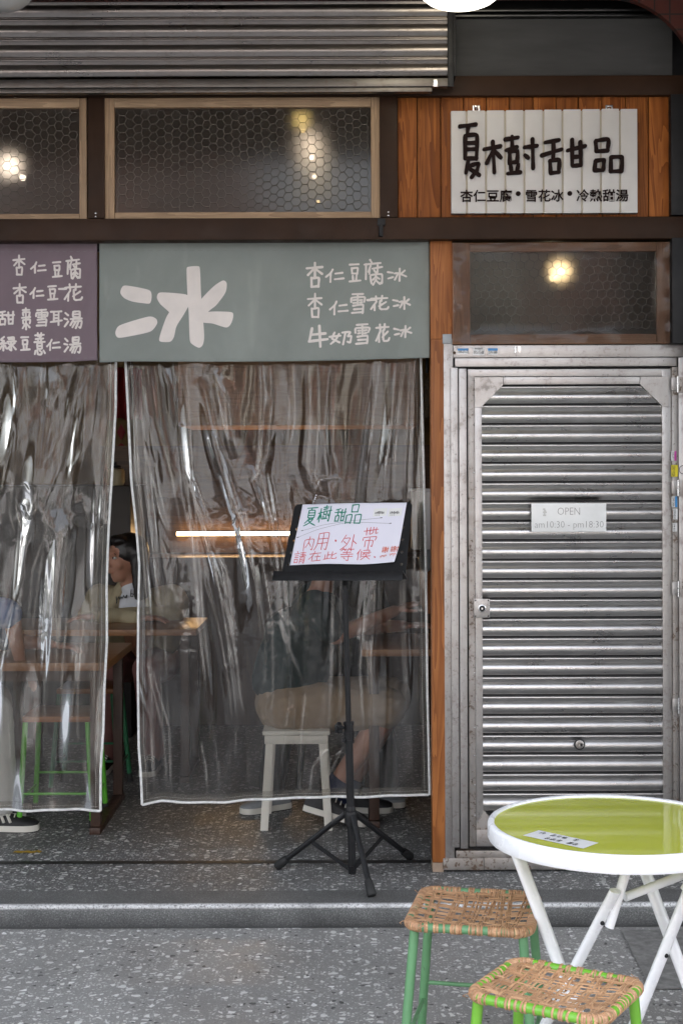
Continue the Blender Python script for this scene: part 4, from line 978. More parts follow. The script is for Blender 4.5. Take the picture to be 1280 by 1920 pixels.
# ------------------------------------------------------------------ clear plastic curtains
def vnoise(x, z, seed):
    """value noise on arrays"""
    rs = np.random.RandomState(seed); L = rs.rand(64, 64)
    xi, zi = np.floor(x).astype(int), np.floor(z).astype(int); fx, fz = x-xi, z-zi
    fx = fx*fx*(3-2*fx); fz = fz*fz*(3-2*fz); g = lambda i, j: L[i % 64, j % 64]
    return (g(xi, zi)*(1-fx)+g(xi+1, zi)*fx)*(1-fz)+(g(xi, zi+1)*(1-fx)+g(xi+1, zi+1)*fx)*fz-.5
def fold_field(px, py, folds):
    h = np.zeros_like(px)
    for pts, w, amp in folds:
        best = np.full_like(px, 1e9); tt = np.zeros_like(px); n = len(pts)-1
        for i in range(n):
            (ax, ay), (bx, by) = pts[i], pts[i+1]; dx, dy = bx-ax, by-ay; L2 = dx*dx+dy*dy
            t_ = np.clip(((px-ax)*dx+(py-ay)*dy)/L2, 0, 1); d = np.hypot(px-ax-t_*dx, py-ay-t_*dy)
            m_ = d < best; best = np.where(m_, d, best); tt = np.where(m_, (i+t_)/n, tt)
        tap = np.clip(np.minimum(tt*4+.35, (1-tt)*3.2), 0, 1)
        wl = w*1.45*(.75+.5*tt)
        h += amp*tap*np.exp(-(best/wl)**2*.8)/(1+(best/wl)**2*.4)
    return h
def curtain(label, lx, rx, top, bot, y, folds, m, seed, wave, left_cord, right_cord, cx_crease, crease_amp, fold_k=(1, 1)):
    """lx, rx, bot: polylines of the left, right edge (x by row) and the lower hem (row by x)"""
    t = thing('plastic_curtain', label, 'curtain', W((lx[0][1]+rx[0][1])/2, bot[0][1], y))
    nu = int((rx[0][1]-lx[0][1])/2.4); nv = int((bot[0][1]-top)/2.6)
    u = np.linspace(0, 1, nu)[:, None]; v = np.linspace(0, 1, nv)[None, :]
    ipl = lambda tab, q: np.interp(q, [a_ for a_, b_ in tab], [b_ for a_, b_ in tab])
    row0 = top+(bot[0][1]-top)*v+0*u
    pxl, pxr = ipl(lx, row0), ipl(rx, row0); px = pxl+(pxr-pxl)*u
    pb = ipl(bot, px); py = top+(pb-top)*v
    sx, sz = px/480, py/480
    rg = random.Random(seed); ex = []
    for pts, w, amp in folds:
        for q in range(3):
            dx = rg.choice((-1, 1))*rg.uniform(5, 20); dr = rg.uniform(-6, 6); n_ = len(pts)-1
            ex.append(([(a_+dx+dr*i/max(1, n_)+rg.uniform(-2, 2), b_+rg.uniform(-60, 60)*(0 < i < n_)) for i, (a_, b_) in enumerate(pts)], rg.uniform(1.7, 2.8), rg.choice((-1, 1, 1))*rg.uniform(.8, 2.0)))
    h = fold_field(px, py, [(p_, w*fold_k[0], a_*fold_k[1]) for p_, w, a_ in folds]+ex)*.001
    for amp, per, ph, sk in wave: h += amp*np.sin((px-py*sk)/per*2*math.pi+ph+1.6*vnoise(sx*1.5, sz*.8, seed+9))*(.35+.65*np.clip((py-top)/300, 0, 1))
    h += .024*vnoise(sx*4.5+sz*.5, sz*.45, seed)+.0045*vnoise(sx*10-sz*.8, sz*.7, seed+1)+.0007*vnoise(sx*26+sz*3, sz*1.5, seed+2)
    k = (np.exp(-((py-cx_crease)/40)**2)+.25*np.exp(-((py-cx_crease-190)/120)**2))*np.clip(.5+2.2*vnoise(sx*7, sz*2, seed+12), 0, 1)
    cr = np.abs(vnoise(sx*22+2*vnoise(sz*9, sx*9, 5), sz*20, seed+3))+.5*np.abs(vnoise(sx*50, sz*46, seed+4))
    h += crease_amp*k*(cr-.25)
    h += .0005*vnoise(sx*60, sz*30, seed+5)*np.clip(vnoise(sx*4, sz*3, seed+6)*3, 0, 1)
    sc_ = fold_field(px, py, [(p_, 1.15, 1.0) for p_, w, a_ in ex[::2]])+.8*fold_field(px, py, [([(a_+w*.8, b_) for a_, b_ in p_], 1.1, 1.0) for p_, w, aa in folds])  # reflection streaks beside the folds, painted into the film as white lines
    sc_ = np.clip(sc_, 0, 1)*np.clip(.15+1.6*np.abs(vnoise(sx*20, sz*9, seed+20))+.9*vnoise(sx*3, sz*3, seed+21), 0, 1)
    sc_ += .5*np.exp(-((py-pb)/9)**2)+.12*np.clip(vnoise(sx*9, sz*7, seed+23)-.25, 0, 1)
    P = np.zeros((nu, nv, 3)); s = F/(y+DC)
    P[:, :, 0] = (px-CX)/s; P[:, :, 1] = y-h; P[:, :, 2] = H-(py-YH)/s
    mb = MB(); mb.grid(P); o = mb.build('clear_sheet', m, t, smooth=180); at = o.data.attributes.new('painted_glint', 'FLOAT', 'POINT'); at.data.foreach_set('value', np.clip(sc_, 0, 1).astype(np.float32).ravel())
    def cordm(arr, name, r, inset):
        mb = MB(); mb.tube([Vector(q)+Vector((0, -.002, 0)) for q in arr], r, 8); o = mb.build(name, M['cord'], t)
        return o
    def seam(arr, name):
        mb = MB(); n = len(arr); q = 0
        for i in range(0, n-1):
            a_, b_ = Vector(arr[i]), Vector(arr[i+1]); d = b_-a_; nn = max(1, int(d.length/.006))
            for j in range(nn):
                p0 = a_+d*(j/nn); p1 = a_+d*((j+.62)/nn)
                mb.bar(p0+Vector((0, -.0015, 0)), p1+Vector((0, -.0015, 0)), .0016, .0012)
        mb.build(name, M['stitch'], t, smooth=0)
    st = max(1, nv//120)
    if left_cord: cordm(P[0, ::st], 'edge_cord', .0052, 0); seam(P[4, ::st*2], 'seam')
    if right_cord: cordm(P[-1, ::st], 'edge_cord', .0052, 0); seam(P[-5, ::st*2], 'seam')
    cordm(P[::2, -1], 'hem_cord', .0055, 0); seam(P[::4, -4], 'seam')
    # double thickness of the hem: a second narrow strip of film folded back on itself
    mb = MB(); Q = P[:, -7:].copy(); Q[:, :, 1] -= .003; mb.grid(Q); mb.build('hem_fold', M['pvc_l'], t, smooth=180)
    for sd_, cd in ((slice(0, 7), left_cord), (slice(-7, None), right_cord)):
        if cd: mb = MB(); Q = P[sd_, :].copy(); Q[:, :, 1] -= .003; mb.grid(Q); mb.build('side_fold', M['pvc_l'], t, smooth=180)
    return t
FR = [([(250,660),(256,900),(272,1150),(283,1500)],5,7), ([(262,660),(270,900),(292,1150),(303,1500)],7,9), ([(275,660),(288,780),(318,900),(338,1010)],9,10),
      ([(300,660),(318,720),(328,820),(337,930),(352,1010)],7,9), ([(333,680),(345,900),(368,1150),(388,1390)],8,14), ([(340,800),(352,900),(385,1010),(420,1120),(450,1300)],6,13), ([(348,880),(380,960),(395,1010)],4,8),
      ([(375,725),(392,800),(420,900),(448,980),(470,1060),(490,1190),(489,1270),(455,1370)],9,14), ([(410,700),(428,800),(440,860)],9,9), ([(402,820),(430,930),(455,990),(475,1090),(486,1200)],6,10),
      ([(395,1040),(410,1130),(432,1250),(444,1350)],6,11), ([(370,1010),(386,1100),(410,1200),(425,1290),(430,1360)],5,10), ([(500,660),(507,760),(500,850),(480,910)],6,8), ([(535,660),(540,760),(531,850)],5,8), ([(575,660),(577,780),(570,870),(590,930)],6,8),
      ([(470,880),(500,980),(512,1080),(522,1170),(548,1290)],6,12), ([(498,890),(520,1010),(530,1110),(545,1190)],5,9), ([(548,900),(556,960),(562,1090),(560,1150)],5,8),
      ([(610,690),(604,800),(615,900),(626,990),(618,1120),(615,1250),(608,1400)],8,11), ([(700,660),(682,800),(668,900),(662,1000),(655,1110),(640,1250)],7,11), ([(735,660),(724,820),(706,930),(694,1080),(680,1200),(684,1350),(688,1480)],8,14),
      ([(752,660),(735,800),(728,900),(722,980),(705,1090),(700,1250)],6,11), ([(766,660),(757,850),(750,980),(744,1100),(748,1250),(752,1490)],7,11), ([(779,660),(772,900),(768,1100),(776,1300),(786,1490)],6,9),
      ([(392,1390),(398,1440),(400,1500)],12,2), ([(455,1370),(452,1430),(462,1500)],12,7), ([(270,1250),(300,1380),(305,1500)],9,6), ([(630,1400),(600,1460),(590,1500)],14,6), ([(560,1300),(545,1400),(548,1500)],16,7),
      ([(655,1000),(700,1040),(760,1060)],6,4), ([(575,930),(590,945),(620,950),(600,965)],5,9), ([(330,1040),(325,1100),(335,1180)],4,6), ([(300,1010),(312,1090),(322,1170)],4,5)]
FL = [([(0,660),(16,740),(22,780),(10,860),(6,980)],13,7), ([(40,660),(45,760),(28,850),(14,930)],10,7), ([(70,660),(70,790),(58,900),(50,965)],9,16), ([(100,660),(96,760),(75,870),(55,955)],9,15), ([(85,700),(100,740),(112,700)],8,8),
      ([(165,660),(128,780),(103,880),(88,960),(62,1110),(40,1260)],8,20), ([(150,740),(134,860),(108,960),(100,1090),(92,1250)],8,13), ([(178,660),(166,820),(140,940),(122,1050),(112,1250)],8,15), ([(196,660),(184,830),(172,940),(166,1090),(160,1290)],7,12),
      ([(208,660),(206,820),(196,960),(186,1100),(178,1300),(170,1500)],6,10), ([(50,965),(40,1080),(20,1200),(4,1300)],6,12), ([(88,960),(105,1010),(104,1120),(98,1250)],6,14), ([(122,980),(112,1100),(104,1200),(92,1320)],5,12),
      ([(70,1150),(60,1300),(62,1450)],5,3), ([(145,1150),(135,1280),(130,1400)],5,2.5), ([(18,900),(12,960),(24,1010)],7,13), ([(100,955),(112,990),(98,1000)],6,12), ([(140,930),(160,960),(150,985)],7,12), ([(40,935),(58,962),(80,930)],5,9),
      ([(-60,660),(-40,900),(-70,1200),(-60,1500)],10,14), ([(-140,660),(-120,900),(-150,1500)],12,14), ([(-220,660),(-240,1500)],12,14), ([(30,1300),(36,1400),(30,1500)],10,6), ([(150,1380),(152,1510)],8,6)]
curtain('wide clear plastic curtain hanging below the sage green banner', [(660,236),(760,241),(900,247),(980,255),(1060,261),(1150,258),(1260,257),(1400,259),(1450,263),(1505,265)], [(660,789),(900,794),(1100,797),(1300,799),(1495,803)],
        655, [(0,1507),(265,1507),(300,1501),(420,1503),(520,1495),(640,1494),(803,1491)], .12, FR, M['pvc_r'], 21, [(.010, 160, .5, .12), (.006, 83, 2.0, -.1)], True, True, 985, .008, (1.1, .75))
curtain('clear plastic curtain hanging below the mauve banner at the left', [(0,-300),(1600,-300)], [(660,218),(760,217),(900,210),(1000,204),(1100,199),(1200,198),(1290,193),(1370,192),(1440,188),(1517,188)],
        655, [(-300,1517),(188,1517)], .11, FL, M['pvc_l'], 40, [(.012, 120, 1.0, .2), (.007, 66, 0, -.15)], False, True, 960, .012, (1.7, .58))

# ------------------------------------------------------------------ music stand with the notice
def stand():
    base = G(658, 1641, 0.0); top = W(646, 1098, -.12); base.y = -.10; base.x = X(658, -.10)
    t = thing('music_stand', 'black folding music stand holding the handwritten notice', 'music stand', base)
    ax = Vector((top.x-base.x, -.02, top.z)); L = lambda k: Vector((base.x, base.y, 0))+ax*k      # k 0..1 up the pole
    zk = lambda py: (Z(py, -.10))/top.z
    mb = MB(); mb.tube([L(zk(1638)), L(zk(1365))], .0150, 16); mb.build('lower_pole', M['stand'], t, bevel=0)
    mb = MB(); mb.tube([L(zk(1370)), L(1.0)], .0105, 16); mb.build('upper_pole', M['black'], t)
    mb = MB()
    for a_, b_, r_ in ((1353, 1358, .0205), (1358, 1372, .0175), (1372, 1377, .0195), (1377, 1386, .0180), (1386, 1392, .0195)): mb.tube([L(zk(b_)), L(zk(a_))], r_, 20)
    c = L(zk(1363)); k = mb.build('clamp_collar', M['stand'], t)
    mb = MB(); mb.tube([c+Vector((-.012, -.004, 0)), c+Vector((-.032, -.014, .001))], .0055, 10)
    d = Vector((-.88, -.47, .0)).normalized(); s_ = Vector((0, 0, 1)); w_ = d.cross(s_); o_ = c+Vector((-.030, -.013, .001)); lobes = []
    for j in range(30):
        an = 2*math.pi*j/30; r_ = .0195+.0032*math.cos(5*an); lobes.append((r_*math.cos(an), r_*math.sin(an)))
    mb.prism(lobes, 0, .017, lambda u, v, q: o_+s_*u+w_*v+d*q); mb.tube([o_+d*.017, o_+d*.022], .010, 16)
    mb.build('clamp_knob', M['black'], t, bevel=.002, fixn=True)
    c2 = L(zk(1385)); mb = MB(); mb.tube([c2+Vector((-.010, -.008, 0)), c2+Vector((-.022, -.022, 0))], .008, 10); mb.build('clamp_screw', M['stand'], t)
    # tripod hub, legs and struts
    hub = L(zk(1527)); mb = MB(); mb.tube([L(zk(1545)), L(zk(1520))], [.026, .023], 16); mb.tube([L(zk(1520)), L(zk(1511))], [.020, .017], 16); mb.build('tripod_hub', M['stand'], t, bevel=.002)
    low = L(zk(1630)); feet = [G(520, 1630, .0), G(693, 1683, .0), G(764, 1613, .0)]
    mb = MB(); mb.tube([low+Vector((0, 0, .016)), low-Vector((0, 0, .014))], [.020, .014], 14); mb.build('strut_collar', M['stand'], t)
    for f_ in feet:
        dr = Vector((f_.x-base.x, f_.y-base.y, 0)); dr.normalize(); a_ = Vector((hub.x, hub.y, hub.z))+dr*.024; f2 = Vector((f_.x, f_.y, .018)); dd = (f2-a_).normalized()
        mb = MB(); mb.tube([a_, f2-dd*.02], .0112, 12); lg = mb.build('leg', M['stand'], t)
        mb = MB(); mb.tube([f2-dd*.050, f2-dd*.040, f2+dd*.006, f2+dd*.012], [.0135, .0165, .0180, .0150], 14); mb.build('rubber_foot', M['rubber'], lg)
        side = dr.cross(Vector((0, 0, 1))); mid = a_+(f2-a_)*.52
        mb = MB(); mb.bar(low+dr*.012, mid, .016, .004, up=side); mb.sphere(mid+Vector((0, 0, .004)), .006, 0, 8, 6); mb.build('strut', M['stand'], t)
    # desk: tilted back and turned a little
    tilt, yaw, roll = R(29), R(19), R(-1.4)
    up = Vector((math.sin(tilt)*math.sin(yaw), math.sin(tilt)*math.cos(yaw), math.cos(tilt))); rt = Vector((math.cos(yaw), -math.sin(yaw), 0))
    nr = rt.cross(up).normalized()      # out towards the viewer and up
    if nr.y > 0: nr = -nr
    rt2 = (rt*math.cos(roll)-up*math.sin(roll)).normalized(); up2 = (up*math.cos(roll)+rt*math.sin(roll)).normalized()
    o0 = W(641, 1081, -.12)
    D = lambda u, v, d: o0+rt2*u+up2*v+nr*d
    wB, wT, hh = .250, .242, .316; 
    cu = bpy.data.curves.new('desk', 'CURVE'); cu.dimensions = '2D'; cu.fill_mode = 'BOTH'; cu.extrude = .0012
    def poly(pts):
        sp = cu.splines.new('POLY'); sp.points.add(len(pts)-1); sp.use_cyclic_u = True
        for p_, q in zip(sp.points, pts): p_.co = (q[0], q[1], 0, 1)
    r_ = .018; ol = [(-wB, 0), (wB, 0)]
    ol += [(wT-r_+r_*math.cos(R(15*k)), hh-r_+r_*math.sin(R(15*k))) for k in range(7)]; ol += [(-wT+r_-r_*math.sin(R(15*k)), hh-r_+r_*math.cos(R(15*k))) for k in range(7)]
    poly(ol)
    holes = [(sg*(.228-.004*k), .050+.052*k) for sg in (-1, 1) for k in range(5)]+[(-.228+.051*k, .016) for k in range(10)]
    for hx, hz in holes: poly([(hx+.0065*math.cos(R(30*k)), hz+.0065*math.sin(R(30*k))) for k in range(12)])
    oo = bpy.data.objects.new('desk', cu); C.objects.link(oo); me = bpy.data.meshes.new_from_object(oo.evaluated_get(bpy.context.evaluated_depsgraph_get()))
    mb = MB(); mb.add([D(v.co.x, v.co.y, v.co.z) for v in me.vertices], [tuple(p.vertices) for p in me.polygons]); mb.build('desk', M['black'], t, smooth=0)
    bpy.data.objects.remove(oo); bpy.data.curves.remove(cu)
    mb = MB()
    def qbox(u0, u1, v0, v1, d0, d1):
        vs_ = [D(a_, b_, c_) for a_, b_, c_ in ((u0,v0,d0),(u1,v0,d0),(u1,v1,d0),(u0,v1,d0),(u0,v0,d1),(u1,v0,d1),(u1,v1,d1),(u0,v1,d1))]
        mb.add(vs_, [(0,3,2,1),(4,5,6,7),(0,1,5,4),(1,2,6,5),(2,3,7,6),(3,0,4,7)])
    qbox(-.258, .258, -.012, -.006, -.002, .060); qbox(-.258, .258, -.046, -.006, .0601, .064); mb.build('tray', M['stand'], t, bevel=.002)
    mb = MB(); qbox(-.03, .03, .02, .10, -.030, -.002); mb.tube([L(.985), D(0, .05, -.02)], .013, 12); mb.build('desk_bracket', M['black'], t, bevel=.002)
    # the sheet
    p = thing('notice_sheet', 'curled white handwritten notice on the music stand', 'notice', o0)
    q0, q1 = .222, .212
    def S(u, v, d):     # u 0..1 across, v 0 top..1 bottom
        bulge = .004+.010*math.sin(math.pi*min(1, max(0, u)))**2*(.4+.6*v)+.022*max(0, v-.62)**2*5*max(0, u-.55)+.004*math.sin(7*u)*v
        x = -.207+.428*u-.030*max(0, v-.7)*max(0, u-.8)*3; 
        return D(x-.012*v, hh-.004-(hh-.050)*v+.012*max(0, u-.7)*max(0, v-.75)*8, .0016+bulge+d)
    nu, nv = 60, 40; P = np.zeros((nu, nv, 3))
    for i in range(nu):
        for j in range(nv): P[i, j] = S(i/(nu-1), j/(nv-1), 0)
    mb = MB(); mb.grid(P); o = mb.build('sheet', M['paper'], p, smooth=180); so_ = o.modifiers.new('thick', 'SOLIDIFY'); so_.thickness = .0006; so_.offset = -1
    # writing: read off a rectified 1000 x 600 grid
    fn = lambda u, v, d: S(u/1000, v/600, d+.0012)
    rng = random.Random(5)
    mb = MB(); write(mb, '夏樹甜品', [(50,30,165,215), (175,20,300,190), (340,50,445,190), (450,20,600,210)], 11, fn, rng, lift=.0005); mb.build('green_writing', M['ink_green'], p, smooth=0)
    mb = MB(); write(mb, '內用', [(92,325,195,465), (210,290,335,465)], 6.5, fn, rng, lift=.0005); write(mb, '外帶', [(455,310,600,465), (650,240,780,455)], 6.5, fn, rng, lift=.0005)
    add_stroke(mb, [(398,370), (404,380)], 13, fn, rng, 0, 0, .0006)
    write(mb, '請在此等候', [(28,470,140,588), (175,475,292,575), (320,480,440,560), (470,445,590,570), (620,455,750,560)], 6.5, fn, rng, lift=.0005); add_stroke(mb, [(790,530), (797,536)], 11, fn, rng, 0, 0, .0006)
    mb.build('red_writing', M['ink_red'], p, smooth=0)
    mb = MB(); write(mb, '謝謝', [(850,430,910,490), (930,425,1000,485)], 5, fn, rng, lift=.0005)
    for s in ([(840,530),(900,515)], [(850,545),(860,520),(880,535),(905,520)], [(930,510),(985,500)], [(940,530),(945,515),(975,512),(972,532)], [(1000-15,505),(995,520)]): add_stroke(mb, s, 4.5, fn, rng, 0, 0, .0006)
    mb.build('orange_writing', M['ink_orange'], p, smooth=0)
    mb = MB(); add_stroke(mb, [(50,265),(250,215),(500,180),(790,150)], 2.2, fn, rng, 0, 0, .0005, 0); add_stroke(mb, [(20,330),(200,260),(430,205),(640,195),(880,205)], 2.2, fn, rng, 0, 0, .0006, 0)
    for a_, b_ in ((50,265), (785,150), (20,330), (880,205)): add_stroke(mb, [(a_-6,b_), (a_+8,b_-2)], 7, fn, rng, 0, 0, .0007)
    mb.build('pen_lines', M['ink'], p, smooth=0)
    mb = MB()
    for x0 in (705, 845): mb.add([fn(a_, b_, .0006) for a_, b_ in ((x0,60),(x0+125,52),(x0+125,128),(x0,138))], [(0,3,2,1)], 0)
    for x0 in (722, 862):
        xx = x0
        for q in range(8):
            h_ = rng.uniform(16, 30); mb.add([fn(a_, b_, .001) for a_, b_ in ((xx,112-h_),(xx+7,111.5-h_),(xx+7,111.5-(q % 3)*2),(xx,112-(q % 3)*2))], [(0,3,2,1)], 1); xx += rng.uniform(9, 13)
        for q in range(3): mb.add([fn(a_, b_, .001) for a_, b_ in ((x0+4+q*16,120),(x0+11+q*16,120),(x0+11+q*16,126),(x0+4+q*16,126))], [(0,3,2,1)], 1)
    mb.build('small_labels', [M['sticker'], M['ink']], p, smooth=0)
    # bead clip at the upper left corner of the sheet
    mb = MB(); 
    for q in range(5): mb.sphere(D(-.165+.002*q, hh+.002+.009*q, .004), .0036, 0, 10, 6)
    mb.build('bead_clip', M['chrome'], p)
stand()

# ------------------------------------------------------------------ folding table in the foreground
def round_table():
    zt = .66; s = (1547-YH)/(H-zt); d = F/s; cx, cy = (1150-CX)/s, d-DC; Rr = 238/s
    t = thing('round_table', 'white folding round table with glossy lime green top', 'table', (cx, cy, -.06))
    pr = [(Rr-.019, zt-.004-.0), (Rr-.016, zt+.0035), (Rr-.008, zt+.0055), (Rr-.0025, zt+.003), (Rr, zt-.004), (Rr, zt-.034), (Rr-.003, zt-.040), (Rr-.009, zt-.041), (Rr-.012, zt-.037), (Rr-.012, zt-.010), (Rr-.019, zt-.010)]
    pr.append(pr[0]); mb = MB(); mb.lathe(pr, (cx, cy, 0), 128, 0, False, False); mb.build('rim', M['ring'], t, smooth=50)
    mb = MB(); mb.lathe([(Rr-.0165, zt-.008), (Rr-.0165, zt-.0005)], (cx, cy, 0), 128); mb.build('top', M['lime'], t, smooth=30)
    # two crossed leg pairs of flat oval tube
    axv = Vector((.23, .19, 0)).normalized(); pl = Vector((-.64, .77, 0)); c0 = Vector((cx, cy, 0))
    def at_px(px, py, dd): s_ = F/dd; return Vector(((px-CX)/s_, dd-DC, H-(py-YH)/s_))
    def leg(p, q, ex=0):
        mb = MB(); mb.tube([p, q], .0205, 16, flat=.58, up=(q-p).cross(axv)); return mb.build('leg', M['ring'], t)
    dl = d-.02; zb = -.06
    def ground_on(px, py, px2, py2, d0, d1):     # leg as two image points at their depths, extended down to the pavement
        a_, b_ = at_px(px, py, d0), at_px(px2, py2, d1); k = (a_.z-(zb+.012))/(a_.z-b_.z); return a_, a_+(b_-a_)*k
    A0, A1 = ground_on(962, 1590, 1046, 1815, d+.10, d+.04); leg(A0, A1)
    B0, B1 = ground_on(1150, 1672, 1076, 1812, d-.06, d+.00); leg(B0+(B0-B1).normalized()*0, B1)
    U0 = at_px(1172, 1630, d-.03); U1 = at_px(1138, 1740, d-.035); mb = MB(); mb.tube([U0, U1], .0165, 14, flat=.75); mb.build('upper_leg', M['ring'], t)
    q = at_px(1121, 1730, d-.062); 
    def bolt(p, nm='bolt'):
        mb = MB(); mb.sphere(p, (.0058, .0035, .0058), 0, 14, 8); mb.build(nm, M['stand'], t)
    bolt(q+Vector((.004, -.012, 0)))
    C0, C1 = ground_on(1203, 1628, 1281, 1840, d+.16, d+.10); leg(C0, C1)
    D0, D1 = ground_on(1300, 1640, 1186, 1920, d+.06, d+.03); leg(D0, D1)
    bolt(at_px(1243, 1791, d+.045)+Vector((0, -.013, 0)))
    E0, E1 = at_px(1168, 1684, d+.0), at_px(1300, 1634, d+.10); mb = MB(); mb.tube([E0, E1], .0115, 12); mb.build('brace', M['ring'], t)
    E0, E1 = at_px(1278, 1672, d-.02), at_px(1300, 1640, d-.02); mb = MB(); mb.tube([E0, E1], .0115, 12); mb.build('brace', M['ring'], t)
    # the printed slip on the glass
    zz = zt+.0004; a_, b_, c_, e_ = G(977, 1567.5, zz), G(1007, 1558, zz), G(1119, 1582, zz), G(1090, 1592.5, zz)
    mb = MB(); up = Vector((0, 0, .0004)); mb.add([a_, e_, c_, b_], [(0, 1, 2, 3)], 0)
    def fn(u, v, dd): return a_+(e_-a_)*u+(b_-a_)*v+Vector((0, 0, .0002+dd))
    rng = random.Random(9)
    for r_, x0, g in ((.62, .10, '內用花豆腐冰等候'), (.14, .22, '請在此雪品謝在')):
        for i, ch in enumerate(g):
            if rng.random() < .18: continue
            for s_ in GL[ch]: add_stroke(mb, [(x0+i*.092+.07*a1/100, r_+.28*(1-b1/100)) for a1, b1 in s_], .014, fn, rng, 0, 1, .0002)
    mb.build('printed_slip', [M['sticker'], M['ink']], t, smooth=0)
round_table()

# ------------------------------------------------------------------ rattan stools
def rattan_stool(label, c, rot, sx, sy, paint, seed, splay, nU, nV, wrap_gap, per=(2, 3, 3), cw=.0078):
    zs = .39+.06; rng = random.Random(seed)
    t = thing('rattan_stool', label, 'stool', (c[0], c[1], -.06), rot, 'rattan topped stools in front')
    hx, hy, cr, rf = sx/2, sy/2, .042, .0115
    ring = []
    for (qx, qy, a0) in ((hx-cr, hy-cr, 0), (-hx+cr, hy-cr, 90), (-hx+cr, -hy+cr, 180), (hx-cr, -hy+cr, 270)):
        for k in range(7): ring.append(Vector((qx+cr*math.cos(R(a0+15*k)), qy+cr*math.sin(R(a0+15*k)), zs)))
    mb = MB(); mb.tube(ring, rf, 12, closed=True); mb.build('seat_frame', paint, t, local=True)
    for a_ in (-1, 1):
        for b_ in (-1, 1):
            p = Vector((a_*(hx-.018), b_*(hy-.018), zs-.006)); q = Vector((a_*(hx-.018+splay), b_*(hy-.018+splay), .012))
            mb = MB(); mb.tube([p, q], .0125, 14); lg = mb.build('leg', paint, t, local=True)
            mb = MB(); mb.tube([q+(p-q)*.06, q+(p-q)*.0-Vector((0, 0, .012))], .0145, 12); mb.build('rubber_foot', M['rubber'], lg, local=True)
    kx, ky = .62, .50
    def lp(a_, b_, k): return Vector((a_*(hx-.018+splay*k), b_*(hy-.018+splay*k), zs-.006-(zs-.018)*k))
    for (a0, b0, a1, b1, k) in ((-1, -1, 1, -1, kx), (-1, 1, 1, 1, kx-.03), (-1, -1, -1, 1, kx+.08), (1, -1, 1, 1, kx+.08)):
        mb = MB(); mb.tube([lp(a0, b0, k), lp(a1, b1, k)], .0062, 10); mb.build('stretcher', paint, t, local=True)
    # woven seat: flat cane in both directions, sagging
    def sag(x, y): return -.016*max(0, (1-(x/hx)**2))*max(0, (1-(y/hy)**2))
    zt = zs+rf*.75
    def strand(mb, p, q, phase, w, other_gap, amp=.0012):
        n = 34; pts = []; d = (Vector(q)-Vector(p)); L = d.length; dn = d.normalized(); sd_ = Vector((-dn.y, dn.x, 0))
        bow = rng.gauss(0, .0018); 
        for i in range(n+1):
            u = i/n; P0 = Vector(p)+d*u+sd_*bow*math.sin(math.pi*u); s_ = u*L/other_gap*math.pi+phase
            z = zt+sag(P0.x, P0.y)+amp*math.tanh(2.2*math.sin(s_))+.0003*rng.random()
            ends = min(u, 1-u)*L
            if ends < .014: z -= (.014-ends)*.62
            pts.append(Vector((P0.x, P0.y, z)))
        vs_ = []; th = .0016
        for pt in pts:
            for a_, b_ in ((-w/2, 0), (0, th), (w/2, 0), (w/2, -th*.4), (-w/2, -th*.4)): vs_.append(pt+sd_*a_+Vector((0, 0, b_)))
        fs = []
        for i in range(n):
            for j in range(5): fs.append((i*5+j, i*5+(j+1) % 5, (i+1)*5+(j+1) % 5, (i+1)*5+j)[::-1])
        mb.add(vs_, fs)
    mb = MB(); gx, gy = (sx-.03)/nU, (sy-.03)/nV
    for i in range(nU):
        x0 = -hx+.015+gx*(i+.5)+rng.gauss(0, .003); skew = rng.gauss(0, .004); m_ = rng.choice(per)
        for j in range(m_):
            o_ = (j-(m_-1)/2)*(cw+.0006); w = rng.uniform(.88, 1.02)*cw
            if rng.random() < .06: continue
            strand(mb, (x0+o_-skew, -hy-.002, 0), (x0+o_+skew+rng.gauss(0, .002), hy+.002, 0), math.pi*(i % 2), w, gy)
    for i in range(nV):
        y0 = -hy+.015+gy*(i+.5)+rng.gauss(0, .003); skew = rng.gauss(0, .005); m_ = rng.choice(per)
        for j in range(m_):
            o_ = (j-(m_-1)/2)*(cw+.0006); w = rng.uniform(.88, 1.02)*cw
            if rng.random() < .06: continue
            strand(mb, (-hx-.002, y0+o_-skew, 0), (hx+.002, y0+o_+skew+rng.gauss(0, .002), 0), math.pi*((i+1) % 2), w, gx)
    for q in range(4):    # a few loose strips lying across
        a_ = rng.uniform(-.8, .8)*hx; strand(mb, (a_, -hy*.9, 0), (a_+rng.uniform(-.06, .06), hy*.9, 0), rng.random()*6, .005, gy, .004)
    mb.build('woven_seat', M['rattan'], t, local=True, smooth=30)
    # cane wound round the frame
    mb = MB()
    def wrap(p, tdir, w):
        tdir = tdir.normalized(); n1 = Vector((0, 0, 1)); n2 = tdir.cross(n1); ro = rf+.0022; ri = rf+.0004; nn = 14; vs_ = []
        tw = rng.gauss(0, .0015)
        for k in range(nn):
            an = 2*math.pi*k/nn; rad = n1*math.cos(an)+n2*math.sin(an)
            for off, r_ in ((-w/2, ri), (-w*.25, ro), (w*.25, ro), (w/2, ri)): vs_.append(p+tdir*(off+tw*math.sin(an))+rad*r_)
        fs = []
        for k in range(nn):
            k2 = (k+1) % nn
            for j in range(3): fs.append((k*4+j, k2*4+j, k2*4+j+1, k*4+j+1))
        mb.add(vs_, fs)
    n = len(ring)
    for i in range(n):
        a_, b_ = ring[i], ring[(i+1) % n]; d = b_-a_; L = d.length
        if L < .02:
            for u in (.0, .55): wrap(a_+d*u, d, .0068)
        else:
            s_ = .004
            while s_ < L-.003:
                w = rng.uniform(.0052, .0068); wrap(a_+d.normalized()*s_, d, w); s_ += w+.0002
                if rng.random() < wrap_gap: s_ += rng.uniform(.006, .022)
    mb.build('cane_wrapping', M['rattan'], t, local=True, smooth=50)
